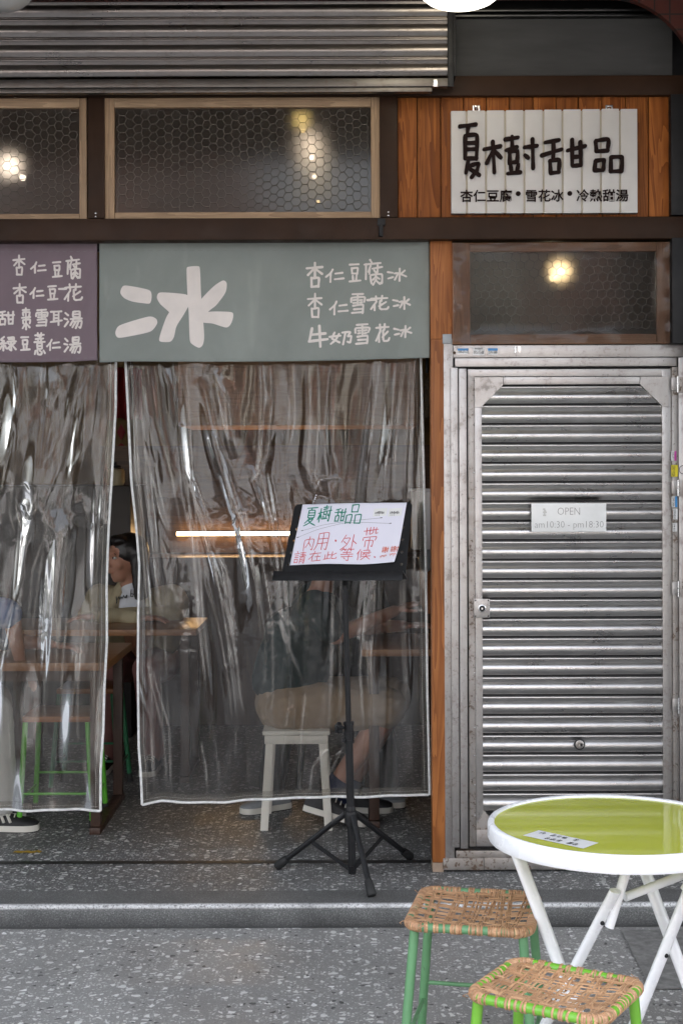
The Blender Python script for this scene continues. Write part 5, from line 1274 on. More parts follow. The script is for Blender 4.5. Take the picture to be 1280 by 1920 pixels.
    mb = MB()
    for q in range(7):    # frayed fibres
        i = rng.randrange(n); p = ring[i]; o_ = Vector((p.x, p.y, 0)).normalized(); up = Vector((0, 0, 1)); sd_ = o_.cross(up)
        pts = [p+o_*(.012+.016*math.sin(math.pi*k/7)*rng.uniform(.6, 1.1))+up*(.010-.022*k/7+.004*rng.random())+sd_*(.035*(k/7-.5)) for k in range(8)]
        mb.tube(pts, .0009, 5)
    mb.build('frayed_fibre', M['rattan'], t, local=True)
    return t
rattan_stool('low stool with woven rattan seat on worn pale green legs', (.352, -1.745), R(-11.5), .315, .33, M['green_pale'], 6, .035, 9, 9, .22, (3, 3, 2), .0075)
rattan_stool('low stool with loosely woven rattan seat on bright green frame, nearest of all', (.482, -2.335), R(-31), .315, .265, M['green_bright'], 15, .03, 9, 7, .62, (2, 2, 3), .0088)

# ------------------------------------------------------------------ arcade lamps and the scrap on the floor
def arcade_lamp(label, x, y, zb, r, lit):
    t = thing('ceiling_lamp', label, 'lamp', (x, y, 3.62), 0, 'globe lamps under the arcade ceiling')
    m_ = emit('lit_opal_glass', (1.0, .91, .72), .9) if lit else mat('unlit_opal_glass', (.55, .55, .53), .15, 0, .03, 5, Coat_Weight=.5)
    pr = [(.004, zb), (.010, zb+.002), (.016, zb+.006), (.026, zb+.011), (.048, zb+.016), (.070, zb+.021), (.092, zb+.028), (.112, zb+.037), (.130, zb+.052), (.144, zb+.074), (.151, zb+.10), (.150, zb+.14), (.138, zb+.19), (.116, zb+.24), (.09, zb+.28), (.062, zb+.31), (.054, zb+.325)] if lit else \
         [(r*math.sin(R(9*k)), zb+r*(1-math.cos(R(9*k)))) for k in range(1, 18)]
    mb = MB(); mb.lathe(pr, (x, y, 0), 48); mb.build('glass_shade', m_, t, smooth=60)
    zt = max(p[1] for p in pr); mb = MB(); mb.lathe([(r*.45, zt-.004), (r*.5, zt+.03), (r*.5, 3.62)], (x, y, 0), 32); mb.build('ceiling_mount', M['black'], t)
yl = -.75
arcade_lamp('lit warm white glass lamp hanging above the gap beside the shutter', X(866, yl), yl, Z(22, yl), .135, True)
arcade_lamp('unlit white glass globe lamp in the upper left corner', X(5, yl), yl, Z(19, yl), .135, False)
def scrap():
    c = G(50, 1597, 0); mb = MB(); P = np.zeros((14, 6, 3)); rng = random.Random(2)
    for i in range(14):
        for j in range(6): P[i, j] = (c.x+.115*(i/13-.5), c.y+.028*(j/5-.5)+.006*math.sin(i*1.3), .004+.006*abs(mnoise.noise((i*.5, j*.4, 1))))
    mb.grid(P); tag(mb.build('tape_scrap', mat('yellow_tape', (.42, .26, .03), .6, 0, .2, 40), smooth=180), 'torn strip of yellow tape on the grey floor', 'tape')
scrap()

# ------------------------------------------------------------------ the room behind the curtains
def room():
    t = thing('shop_interior', 'dim brown interior of the dessert shop seen through the clear curtains', 'room', (0, 0, 0))
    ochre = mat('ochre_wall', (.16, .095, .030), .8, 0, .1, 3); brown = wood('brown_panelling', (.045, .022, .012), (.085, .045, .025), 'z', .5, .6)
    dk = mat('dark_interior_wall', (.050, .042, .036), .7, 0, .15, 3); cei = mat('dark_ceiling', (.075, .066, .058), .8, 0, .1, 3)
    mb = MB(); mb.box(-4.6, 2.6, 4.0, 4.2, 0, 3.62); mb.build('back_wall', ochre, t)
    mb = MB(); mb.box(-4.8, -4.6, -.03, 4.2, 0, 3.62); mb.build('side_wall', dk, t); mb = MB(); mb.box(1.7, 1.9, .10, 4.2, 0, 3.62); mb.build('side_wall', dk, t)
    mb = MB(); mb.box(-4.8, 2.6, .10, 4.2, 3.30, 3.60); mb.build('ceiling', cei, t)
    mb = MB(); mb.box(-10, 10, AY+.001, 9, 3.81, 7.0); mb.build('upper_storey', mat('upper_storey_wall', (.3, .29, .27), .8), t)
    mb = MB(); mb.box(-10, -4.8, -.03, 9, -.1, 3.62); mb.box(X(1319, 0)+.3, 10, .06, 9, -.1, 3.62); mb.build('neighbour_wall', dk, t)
    # low back panelling with the light strip, brown soffit, counter
    mb = MB(); mb.box(-1.55, .9, 3.30, 3.98, 0, 1.05); mb.build('counter', brown, t, bevel=.01)
    mb = MB(); mb.box(-1.55, .9, 3.60, 3.98, 1.06, 1.75); mb.build('panelling', wood('lit_panelling', (.06, .03, .012), (.12, .065, .027), 'x', .5, .6), t)
    mb = MB(); mb.box(-.95, .45, 2.75, 3.55, Z(797, 2.75), Z(660, 2.75)); mb.build('soffit', wood('glow_toned_soffit_wood', (.42, .22, .10), (.60, .34, .17), 'x', .5, .6), t)  # wood colour brightened to paint in a warm lamp glow
    mb = MB(); mb.box(-3.2, -1.25, 2.9, 3.9, 0, 1.50); mb.build('counter', mat('black_counter', (.018, .016, .015), .4), t, bevel=.01)
    mb = MB(); mb.box(X(808, .3), 1.68, .28, .36, 0, 2.05); mb.build('partition', dk, t)
    mb = MB(); mb.box(X(798, .25), X(808, .25)-.002, .27, .75, Z(1152, .25), Z(1060, .25)); mb.build('orange_panel', mat('orange_board', (.25, .075, .012), .5, 0, .1, 8), t)
    l = thing('light_strip', 'warm linear light strip glowing on the back panelling', 'light', (-.55, 3.57, 1.2))
    z_ = Z(1000, 3.57); mb = MB(); mb.box(X(328, 3.57), X(640, 3.57), 3.585, 3.597, z_-.014, z_+.014); mb.build('housing', M['black'], l)
    mb = MB(); mb.tube([(X(331, 3.57), 3.578, z_), (X(637, 3.57), 3.578, z_)], .012, 10); mb.build('diffuser', emit('warm_led', (1.0, .62, .28), 9), l)
    for i, (px, py, yy, col, st, r, lb) in enumerate(((570, 245, 1.0, (1, .80, .30), 4, .010, 'nearest small yellow bulb in the row of ceiling lamps'), (586, 295, 1.57, (1, .9, .75), 7, .012, 'second bulb in the row of ceiling lamps'),
            (591, 331, 2.0, (1, .9, .72), 7, .012, 'third bulb in the row of ceiling lamps'), (598, 378, 2.73, (1, .82, .4), 4, .010, 'farthest and lowest looking bulb in the row of ceiling lamps'),
            (45, 331, 1.3, (1, .93, .82), 8, .016, 'bright white bulb behind the left upper window'), (1037, 522, 1.1, (1, .82, .5), 12, .016, 'warm bulb behind the plastic wrapped window'))):
        p = W(px, py, yy); b = thing('hanging_bulb', lb, 'light bulb', p, 0, 'bulbs under the shop ceiling')
        mb = MB(); mb.sphere(p, r, 0, 20, 12); mb.build('bulb', emit('bulb_%d' % i, col, st), b)
        mb = MB(); mb.tube([p+Vector((0, 0, r*.8)), p+Vector((0, 0, r+.045))], .016, 12); mb.tube([p+Vector((0, 0, r+.045)), (p.x, p.y, 3.30)], .004, 6); mb.build('socket', M['black'], b)
    # wall ornaments and small things on the counters
    red = mat('red_paper', (.20, .012, .012), .7, 0, .1, 20)
    for nm, lb, pts in (('paper_diamond', 'dark red paper diamond stuck on the ochre wall', [(228, 793), (236, 809), (228, 824), (220, 809)]), ('paper_lantern', 'dark red paper tag on the ochre wall below the diamond', [(228, 829), (234, 834), (234, 857), (222, 857), (222, 834)])):
        mb = MB(); mb.prism([(X(a_, 3.99), Z(b_, 3.99)) for a_, b_ in pts], 3.985, 3.995, lambda u, v, d: (u, d, v)); tag(mb.build(nm, red, smooth=0, fixn=True), lb, 'ornament')
    mb = MB(); P = np.zeros((16, 20, 3))
    for i in range(16):
        for j in range(20): P[i, j] = (X(205+4.2*i, 3.9), 3.9+.03*math.sin(i*1.2)-.02*math.sin(j*.4), Z(690+5*j+3*math.sin(i*.9), 3.9))
    mb.grid(P); tag(mb.build('red_hanging_cloth', red, smooth=180), 'dark red cloth hung high on the ochre wall', 'cloth')
    p = W(216, 972, 2.95); p.z = 1.50; t2 = thing('cream_jar', 'small cream coloured jar on the black counter', 'jar', p)
    mb = MB(); mb.lathe([(.050, 0), (.058, .02), (.058, .085), (.050, .10), (.034, .105)], p, 24); mb.build('body', mat('cream_ceramic', (.36, .33, .22), .3), t2)
    mb = MB(); mb.lathe([(.036, .105), (.036, .118), (.010, .125), (.012, .14)], p, 24); mb.build('lid', M['black'], t2)
    # white fuse box, plastic bag and a dried bunch on the post side
    y = .15; e_ = thing('fuse_box', 'white metal fuse box half hidden behind the curtain edge', 'box', W(790, 1030, y))
    mb = MB(); mb.pbox(772, 807.3, 922, 1031, y, y+.12); mb.build('body', M['white_board'], e_, bevel=.004)
    mb = MB(); mb.pbox(768, 806, 917, 921.6, y-.004, y+.12); mb.build('lid', M['white_board'], e_, bevel=.001)
    mb = MB(); q = W(798, 1050, .20); mb.sphere(q, (.030, .03, .052), 0, 16, 12)
    for i, v in enumerate(mb.v): k = 1+.22*mnoise.noise(Vector(v)*26); mb.v[i] = (q.x+(v[0]-q.x)*k, q.y+(v[1]-q.y)*k, q.z+(v[2]-q.z)*k)
    tag(mb.build('plastic_bag', mat('grey_plastic_bag', (.32, .33, .33), .3, 0, .1, 10)), 'crumpled grey plastic bag below the white fuse box', 'bag')
    b = thing('dried_bunch', 'dark dried plant bunch hanging beside the orange post', 'plant', W(800, 690, .2)); rng = random.Random(3)
    mb = MB()
    for q in range(90):
        z0 = Z(690+rng.uniform(0, 90), .2); x0 = X(801, .2)+rng.gauss(0, .006); p0 = Vector((x0, .2+rng.gauss(0, .01), z0)); d = Vector((rng.gauss(0, .016), rng.gauss(0, .016), -rng.uniform(.01, .05)))
        mb.tube([p0, p0+d*.5+Vector((rng.gauss(0, .004), 0, 0)), p0+d], [.0018, .0014, .0005], 4)
    mb.build('stems', mat('dried_stem', (.06, .04, .02), .8, 0, .3, 30), b)
    mb = MB(); mb.tube([W(801, 660, .2), W(801, 700, .2)], .006, 8); mb.build('string', M['black'], b)
room()

def slab_table(label, x0, x1, y0, y1, zt, th, legs_x, m_top, skirt=.0):
    t = thing('dining_table', label, 'table', ((x0+x1)/2, (y0+y1)/2, 0), 0, 'wooden tables inside the shop')
    mb = MB(); mb.box(x0, x1, y0, y1, zt-th, zt); mb.build('top', m_top, t, bevel=.004)
    for lx in legs_x:
        for ly in (y0+.06, y1-.06):
            mb = MB(); mb.box(lx-.022, lx+.022, ly-.022, ly+.022, .03, zt-th-.0005); mb.build('leg', M['tleg'], t, bevel=.003)
        mb = MB(); mb.box(lx-.024, lx+.024, y0+.02, y1-.02, .0, .029); mb.build('base_bar', M['tleg'], t, bevel=.003)
    if skirt: mb = MB(); mb.box(min(legs_x), max(legs_x), y0+.05, y0+.07, zt-th-skirt, zt-th-.001); mb.build('apron', M['tleg'], t)
    return t
M['ttop'] = wood('table_top_wood', (.24, .10, .035), (.40, .19, .075), 'x', .38, .7, coat=.3)
M['tleg'] = mat('dark_brown_leg', (.045, .022, .014), .45, 0, .2, 10)
slab_table('wooden table with dark sled legs behind the left curtain', -2.35, -1.015, .60, 1.34, .75, .036, (-1.075, -2.2), M['ttop'], .05)
slab_table('wooden table where the woman in the beige jacket leans', -1.75, -.735, 1.64, 2.24, .78, .032, (-.80, -1.65), M['ttop'])
slab_table('wooden table beside the orange post, behind the right curtain edge', .085, 1.35, .70, 1.34, .79, .030, (.14, 1.25), M['ttop'])

def bar_stool(label, fx0, fx1, fy, yb, zs, inset, paint, seatm):
    t = thing('metal_stool', label, 'stool', ((fx0+fx1)/2, (fy+yb)/2, 0), 0, 'green legged stools inside the shop')
    cx, cy = (fx0+fx1)/2, (fy+yb)/2; hx, hy = (fx1-fx0)/2, (yb-fy)/2
    mb = MB(); mb.box(cx-hx+inset-.012, cx+hx-inset+.012, cy-hy+inset-.012, cy+hy-inset+.012, zs-.026, zs); mb.build('seat', seatm, t, bevel=.006)
    P = {}
    for a_ in (-1, 1):
        for b_ in (-1, 1):
            q = Vector((cx+a_*hx, cy+b_*hy, .0)); p = Vector((cx+a_*(hx-inset), cy+b_*(hy-inset), zs-.027)); P[a_, b_] = (p, q); d = (q-p).normalized()
            mb = MB(); mb.tube([p, q-d*.012], .0125, 12); lg = mb.build('leg', paint, t)
            mb = MB(); mb.tube([q-d*.045, q], .0155, 12); mb.build('rubber_foot', M['rubber'], lg)
    for (k0, k1, k) in (((-1, -1), (1, -1), .66), ((-1, 1), (1, 1), .60), ((-1, -1), (-1, 1), .72), ((1, -1), (1, 1), .72)):
        a_ = P[k0][0]+(P[k0][1]-P[k0][0])*k; b_ = P[k1][0]+(P[k1][1]-P[k1][0])*k
        mb = MB(); mb.tube([a_, b_], .006, 8); mb.build('rung', paint, t)
    return t
f0, f1 = G(33, 1556, 0), G(174, 1554, 0)
M['oseat'] = wood('orange_seat_wood', (.24, .085, .02), (.40, .16, .045), 'x', .4, .8)
bar_stool('bright green legged stool with orange seat behind the left curtain', f0.x, f1.x, f0.y, f0.y+.34, .50, .026, mat('stool_green', (.10, .40, .03), .35, 0, .08, 10), M['oseat'])
g0 = G(223, 1492, 0)
bar_stool('dark green legged stool showing in the gap between the curtains', g0.x-.34, g0.x, g0.y-.0, g0.y+.34, .52, .04, mat('stool_dark_green', (.02, .14, .06), .4, 0, .1, 10), M['oseat'])

def plastic_stool():
    y0 = .70; a_ = G(487, 1557, 0); cx, cy, h = a_.x+.155, a_.y+.155, .435
    t = thing('plastic_stool', 'white plastic stool under the person in khaki shorts', 'stool', (cx, cy, 0))
    mb = MB(); mb.box(cx-.148, cx+.148, cy-.148, cy+.148, h-.020, h); mb.box(cx-.140, cx+.140, cy-.140, cy-.128, h-.060, h-.0205); mb.box(cx-.140, cx+.140, cy+.128, cy+.140, h-.060, h-.0205); mb.build('seat', M['plastic_white'], t, bevel=.006)
    for sx in (-1, 1):
        for sy in (-1, 1):
            mb = MB(); px, py = cx+sx*.128, cy+sy*.128; qx, qy = cx+sx*.155, cy+sy*.155
            for (dx, dy, w, d) in ((-sx*.014, 0, .034, .008), (0, -sy*.014, .008, .034)):
                vs_ = []
                for (X_, Y_, z_) in ((px, py, h-.021), (qx, qy, 0)):
                    for a1, b1 in ((-1, -1), (1, -1), (1, 1), (-1, 1)): vs_.append((X_+dx+a1*w/2, Y_+dy+b1*d/2, z_))
                mb.add(vs_, [(0, 1, 2, 3), (7, 6, 5, 4), (0, 4, 5, 1), (1, 5, 6, 2), (2, 6, 7, 3), (3, 7, 4, 0)])
            mb.build('leg', M['plastic_white'], t, bevel=.002)
plastic_stool()

# ------------------------------------------------------------------ people: each body one remeshed surface, clothes over it
def blob(mb, voxel, smooth=6):
    me = bpy.data.meshes.new('tmp'); me.from_pydata(mb.v, [], mb.f); o = bpy.data.objects.new('tmp', me); C.objects.link(o)
    md = o.modifiers.new('r', 'REMESH'); md.mode = 'VOXEL'; md.voxel_size = voxel; md.use_smooth_shade = True
    ms = o.modifiers.new('s', 'SMOOTH'); ms.factor = .5; ms.iterations = smooth
    m2 = bpy.data.meshes.new_from_object(o.evaluated_get(bpy.context.evaluated_depsgraph_get()))
    out = MB(); out.add([tuple(v.co) for v in m2.vertices], [tuple(p.vertices) for p in m2.polygons])
    bpy.data.objects.remove(o); bpy.data.meshes.remove(me); bpy.data.meshes.remove(m2); return out
def rough_cloth(mb, amp, sc, seed):
    for i, v in enumerate(mb.v):
        n = amp*(mnoise.noise((v[0]*sc+seed, v[1]*sc, v[2]*sc*.7))+.5*mnoise.noise((v[0]*sc*2.3, v[1]*sc*2.3+seed, v[2]*sc*2.3)))
        mb.v[i] = (v[0]+n, v[1]+n*.6, v[2]+n*.5)
    return mb
def frame(face, up):
    f = Vector(face).normalized(); u = Vector(up); u = (u-f*u.dot(f)).normalized(); s = u.cross(f)     # s: the person's left
    return f, u, s
def head(mb, c, f, u, s, k=1.0):
    """c: centre of the skull; unit head about 0.23 high"""
    Mx = Matrix((s, f, u)).transposed().to_4x4()
    def el(a_, b_, z_, rx, ry, rz): p = c+(s*a_+f*b_+u*z_)*k; mb.sphere(p, (rx*k, ry*k, rz*k), 0, 18, 12, Mx)
    el(0, -.008, .030, .074, .092, .082); el(0, .020, -.020, .064, .070, .080); el(0, .036, -.070, .046, .046, .040); el(0, .060, -.092, .020, .018, .017)
    el(0, .082, .034, .050, .014, .016); el(0, .092, .004, .0105, .014, .026); el(0, .103, -.014, .0135, .013, .0105); el(.012, .094, -.018, .008, .009, .007); el(-.012, .094, -.018, .008, .009, .007)
    el(0, .088, -.046, .021, .012, .0065); el(0, .087, -.056, .018, .012, .0070); el(.040, .062, -.022, .026, .022, .022); el(-.040, .062, -.022, .026, .022, .022)
    for sg in (-1, 1): el(sg*.074, -.006, -.006, .009, .020, .031)
def hand(mb, w, d, nrm, k=1.0, curl=.5, thumb=1):
    """w wrist, d direction of fingers, nrm back-of-hand normal"""
    d = Vector(d).normalized(); n = Vector(nrm); n = (n-d*n.dot(d)).normalized(); sd_ = d.cross(n)*thumb; w = Vector(w)
    for q in range(4): mb.capsule(w+d*.01*k+sd_*(-.012+.008*q)*k, w+d*.085*k+sd_*(-.030+.020*q)*k, .015*k, .0115*k)
    for q, L in enumerate((.062, .076, .080, .070)):
        b = w+d*.090*k+sd_*(-.031+.0205*q)*k; p = b; dr = d.copy(); ln = L*k
        for seg, fr in enumerate((.45, .32, .23)):
            ang = curl*(.5+.35*seg); dr = (dr*math.cos(ang*.55)-n*math.sin(ang*.55)).normalized(); e2 = p+dr*ln*fr; mb.capsule(p, e2, (.0092-.0010*seg)*k, (.0084-.0012*seg)*k); p = e2
    b = w+d*.025*k+sd_*.030*k; m_ = b+(d*.55+sd_*.7-n*.25).normalized()*.042*k; mb.capsule(b-sd_*.012*k, m_, .0125*k, .0105*k); mb.capsule(m_, m_+(d*.9+sd_*.25-n*.3).normalized()*.030*k, .0100*k, .0082*k)
def eyes(mb, c, f, u, s, k, i0):
    Mx = Matrix((s, f, u)).transposed().to_4x4()
    for sg in (-1, 1):
        p = c+(s*sg*.031+f*.079+u*.012)*k; mb.sphere(p, (.0135*k, .010*k, .0072*k), i0, 14, 8, Mx); mb.sphere(p+f*.0072*k, (.0062*k, .0040*k, .0062*k), i0+1, 10, 8, Mx)
        for q in range(4): mb.capsule(p+(s*(sg*(-.014+.009*q))+f*.006+u*(.022+.003*math.sin(q)))*k, p+(s*(sg*(-.007+.009*q))+f*.005+u*(.0225+.003*math.sin(q+1)-.002*(q > 2)))*k, .0022*k, .0020*k, i0+1, 6)
skin = lambda nm, c: mat(nm, c, .5, 0, .06, 8, .05, 300, Subsurface_Weight=.15, Subsurface_Radius=(.02, .008, .004), Subsurface_Scale=.3)
M['skin'] = skin('skin', (.40, .215, .15)); M['eyew'] = mat('eye_white', (.6, .58, .55), .2); M['eyed'] = mat('dark_iris_and_brow', (.012, .008, .006), .3)
M['hair'] = mat('black_hair', (.010, .008, .008), .38, 0, .3, 30, .5, 120, .002, stretch=(4, 4, .4))
def shoe(mb, a, toe, w=.045, sole=1, h=.075):
    """a: heel point on the ground, toe: toe point on the ground; returns upper (mat 0) and sole (mat 1)"""
    a, toe = Vector(a), Vector(toe); d = toe-a; L = d.length; d.normalize(); sd_ = d.cross(Vector((0, 0, 1))).normalized(); up = sd_.cross(d)
    secs = [(.0, .60, .80), (.06, .74, 1.0), (.22, .80, 1.08), (.40, .80, .95), (.60, .92, .66), (.80, 1.0, .48), (.93, .82, .38), (1.0, .42, .24)]
    vs_ = []; n = 14
    for u, ww, hh in secs:
        for k in range(n):
            an = math.pi*k/(n-1); vs_.append(a+d*L*u+sd_*(w*ww*math.cos(an))+up*(.020+h*hh*max(0,math.sin(an))**.8))
    fs = [(i*n+k, i*n+k+1, (i+1)*n+k+1, (i+1)*n+k) for i in range(len(secs)-1) for k in range(n-1)]
    fs += [tuple(range(n)), tuple(reversed(range((len(secs)-1)*n, len(secs)*n)))]
    mb.add(vs_, fs, 0)
    ring = [(u, ww+.06) for u, ww, _ in secs]; pts = [(u*L, w*ww) for u, ww in ring]+[(L*1.015, 0)]+[(u*L, -w*ww) for u, ww in reversed(ring)]
    mb.prism(pts, 0, .026, lambda p, q, e: a+d*p+sd_*q+up*e, sole); mb.prism(pts, -.004, -.0005, lambda p, q, e: a+d*p+sd_*q+up*e, 2)
    lac = [(.46, .88), (.54, .76), (.62, .66)]
    for u, hh in lac: mb.tube([a+d*L*u+sd_*(w*.5*q)+up*(.024+h*hh*(1-.22*q*q)) for q in (-1, -.5, 0, .5, 1)], .003, 6, 1)

def person(label, pel, chest, neck, hc, face, up, sh, el, wr, hip, knee, ank, skinm, k=1.0, hands=((1, 0, 0), (1, 0, 0)), curl=.6):
    t = thing('person', label, 'person', (pel[0], pel[1], 0)); V = Vector
    mb = MB(); pel, chest, neck, hc = V(pel), V(chest), V(neck), V(hc); f, u, s = frame(face, up)
    mb.capsule(pel, chest, .115, .125); mb.capsule(chest, neck-V((0, 0, .03)), .12, .06); mb.capsule(neck-V((0, 0, .04)), hc-u*.05*k, .052*k, .050*k)
    for i in (0, 1):
        mb.capsule(chest+(V(sh[i])-chest)*.35, sh[i], .085, .058); mb.capsule(sh[i], el[i], .052, .040); mb.capsule(el[i], wr[i], .041, .027)
        hand(mb, wr[i], V(hands[i]), V((0, 0, 1)), k, curl, 1 if i else -1)
        mb.capsule(pel, hip[i], .11, .10); mb.capsule(hip[i], knee[i], .088, .058); m_ = V(knee[i])+(V(ank[i])-V(knee[i]))*.32; mb.capsule(knee[i], m_, .057, .056); mb.capsule(m_, ank[i], .056, .036)
    head(mb, hc, f, u, s, k); b = blob(mb, .0075, 3); 
    b.m = [0]*len(b.f); eyes(b, hc, f, u, s, k, 1); b.build('body', [skinm, M['eyew'], M['eyed']], t, smooth=180)
    return t, (f, u, s, hc)
def hair(t, fus, k, length, m, side=0.0):
    f, u, s, c = fus; mb = MB(); Mx = Matrix((s, f, u)).transposed().to_4x4()
    mb.sphere(c+(f*-.020+u*.036)*k, (.088*k, .098*k, .088*k), 0, 20, 14, Mx)
    mb.sphere(c+(f*.040+u*.092)*k, (.066*k, .042*k, .026*k), 0, 16, 10, Mx)
    mb.sphere(c+(f*-.055+u*-.02)*k, (.074*k, .055*k, .085*k), 0, 16, 10, Mx)
    if length:
        for q in range(7):
            an = R(200+140*q/6-90+0); 
            off = s*math.cos(R(180*q/6))*.078*k-f*(.030+.045*math.sin(R(180*q/6)))*k
            mb.capsule(c+off+u*.02*k, c+off*1.06+Vector((0, 0, -length)), .034*k, .022*k)
        for sg in (-1, 1):
            mb.capsule(c+(s*sg*.074-f*.006+u*.040)*k, c+(s*sg*.080-f*.016)*k+Vector((0, 0, -length)), .021*k, .018*k)
            mb.capsule(c+(s*sg*.074-f*.020+u*.03)*k, c+(s*sg*.080-f*.028)*k+Vector((0, 0, -length)), .030*k, .024*k)
    else:
        for sg in (-1, 1): mb.sphere(c+(s*sg*.070-f*.018+u*.010)*k, (.016*k, .040*k, .040*k), 0, 12, 8, Mx)
    b = blob(mb, .007, 3); rough_cloth(b, .004, 40, 2); b.build('hair', m, t, smooth=180)

V = Vector
def woman():
    y = 2.16; c = W(236, 1046, y); k = 1.13
    face = (-.78, -.62, -.06)
    nk = V((c.x+.03, y+.03, c.z-.135)); ch = V((c.x+.055, y+.10, c.z-.30)); pel = V((c.x+.06, y+.22, .54))
    el = [V((c.x-.20, y-.05, .800)), V((c.x+.26, y-.02, .805))]; wr = [V((c.x+.08, y-.17, .805)), V((c.x-.10, y-.185, .815))]
    sh = [V((c.x-.15, y+.05, c.z-.215)), V((c.x+.235, y+.12, c.z-.225))]
    hp = [V((c.x-.04, y+.20, .52)), V((c.x+.16, y+.20, .52))]; kn = [V((c.x-.06, y-.22, .55)), V((c.x+.14, y-.24, .54))]; an = [V((c.x-.08, y-.16, .09)), V((c.x+.17, y-.18, .09))]
    t, fus = person('woman with long black hair in a beige jacket leaning on her folded arms', pel, ch, nk, c, face, (0, 0, 1), sh, el, wr, hp, kn, an, skin('skin_woman', (.42, .22, .15)), k, ((1, -.1, 0), (-1, -.1, 0)))
    hair(t, fus, k, .20, M['hair'])
    beige = mat('beige_jacket', (.36, .31, .20), .7, 0, .1, 10, .2, 60); mb = MB()
    for i in (0, 1):
        mb.capsule(ch+(sh[i]-ch)*.5, sh[i], .10, .078); mb.capsule(sh[i], el[i], .072, .054); mb.capsule(el[i], wr[i]+(wr[i]-el[i])*.02, .054, .042)
        mb.capsule(sh[i]+V((0, .02, -.02)), V((sh[i].x*.7+ch.x*.3, ch.y+.03, ch.z-.15)), .085, .10); mb.capsule(nk+V(((-1, 1)[i]*.055, .0, -.01)), V((sh[i].x*.5+c.x*.5+(-.03, .05)[i], y-.065+.03*i, c.z-.34)), .032, .026)
    mb.capsule(ch+V((0, .09, .0)), pel+V((0, .05, .02)), .13, .14); mb.capsule(nk+V((0, .06, -.03)), ch+V((0, .06, 0)), .07, .12)
    b = blob(mb, .008, 3); rough_cloth(b, .009, 16, 3); b.build('jacket', beige, t, smooth=180)
    mb = MB(); mb.capsule(ch+V((-.02, -.035, .05)), V((ch.x-.02, ch.y-.03, .80)), .118, .12); mb.capsule(nk+V((.005, -.012, -.030)), ch+V((-.005, -.03, .03)), .066, .12); b = blob(mb, .008, 4); rough_cloth(b, .004, 20, 9)
    sh_ = b.build('tshirt', mat('white_tshirt', (.58, .60, .64), .8, 0, .05, 10), t, smooth=180)
    # handwriting across the chest, wrapped on the shirt surface
    pts = np.array(b.v); rng = random.Random(3)
    def fn(u, v, d):
        wpt = W(u, v, y); m_ = (np.abs(pts[:, 0]-wpt.x) < .03) & (np.abs(pts[:, 2]-wpt.z) < .03); yy = pts[m_, 1].min() if m_.any() else y
        return V((wpt.x*(yy+DC)/(y+DC), yy-.005-d, H+(wpt.z-H)*(yy+DC)/(y+DC)))
    mb = MB()
    for q, s in enumerate(([(212,1124),(215,1118),(218,1123),(215,1128),(211,1125)], [(218,1117),(219,1126),(216,1133),(213,1130)], [(221,1122),(223,1117),(225,1122),(227,1117),(229,1121)], [(230,1119),(232,1115),(234,1119)], [(235,1118),(238,1114),(237,1119),(234,1119)], [(246,1104),(245,1116),(249,1117),(250,1112),(246,1112)], [(252,1117),(253,1117.5)])):
        add_stroke(mb, s, 1.6, fn, rng, 0, 0, .0006*(q+1))
    mb.build('shirt_writing', M['ink'], sh_, smooth=0)
    mb = MB()
    for i in (0, 1): mb.capsule(hp[i], kn[i], .105, .075); mb.capsule(kn[i], an[i], .074, .055); mb.capsule(pel, hp[i], .125, .115)
    b = blob(mb, .010, 3); rough_cloth(b, .005, 14, 1); b.build('trousers', mat('dusty_pink_trousers', (.20, .085, .075), .8, 0, .1, 8), t, smooth=180)
    mb = MB()
    for i in (0, 1): shoe(mb, an[i]+V((0, .06, -.09)), an[i]+V((-.02, -.18, -.09)))
    mb.build('shoes', [M['black'], M['plastic_white'], M['rubber']], t, smooth=40)
    mb = MB(); f, u, s, hc = fus; mb.sphere(hc+(s*.082-f*.004-u*.045)*k, .006, 0, 10, 8); mb.build('earring', M['chrome'], t)
woman()

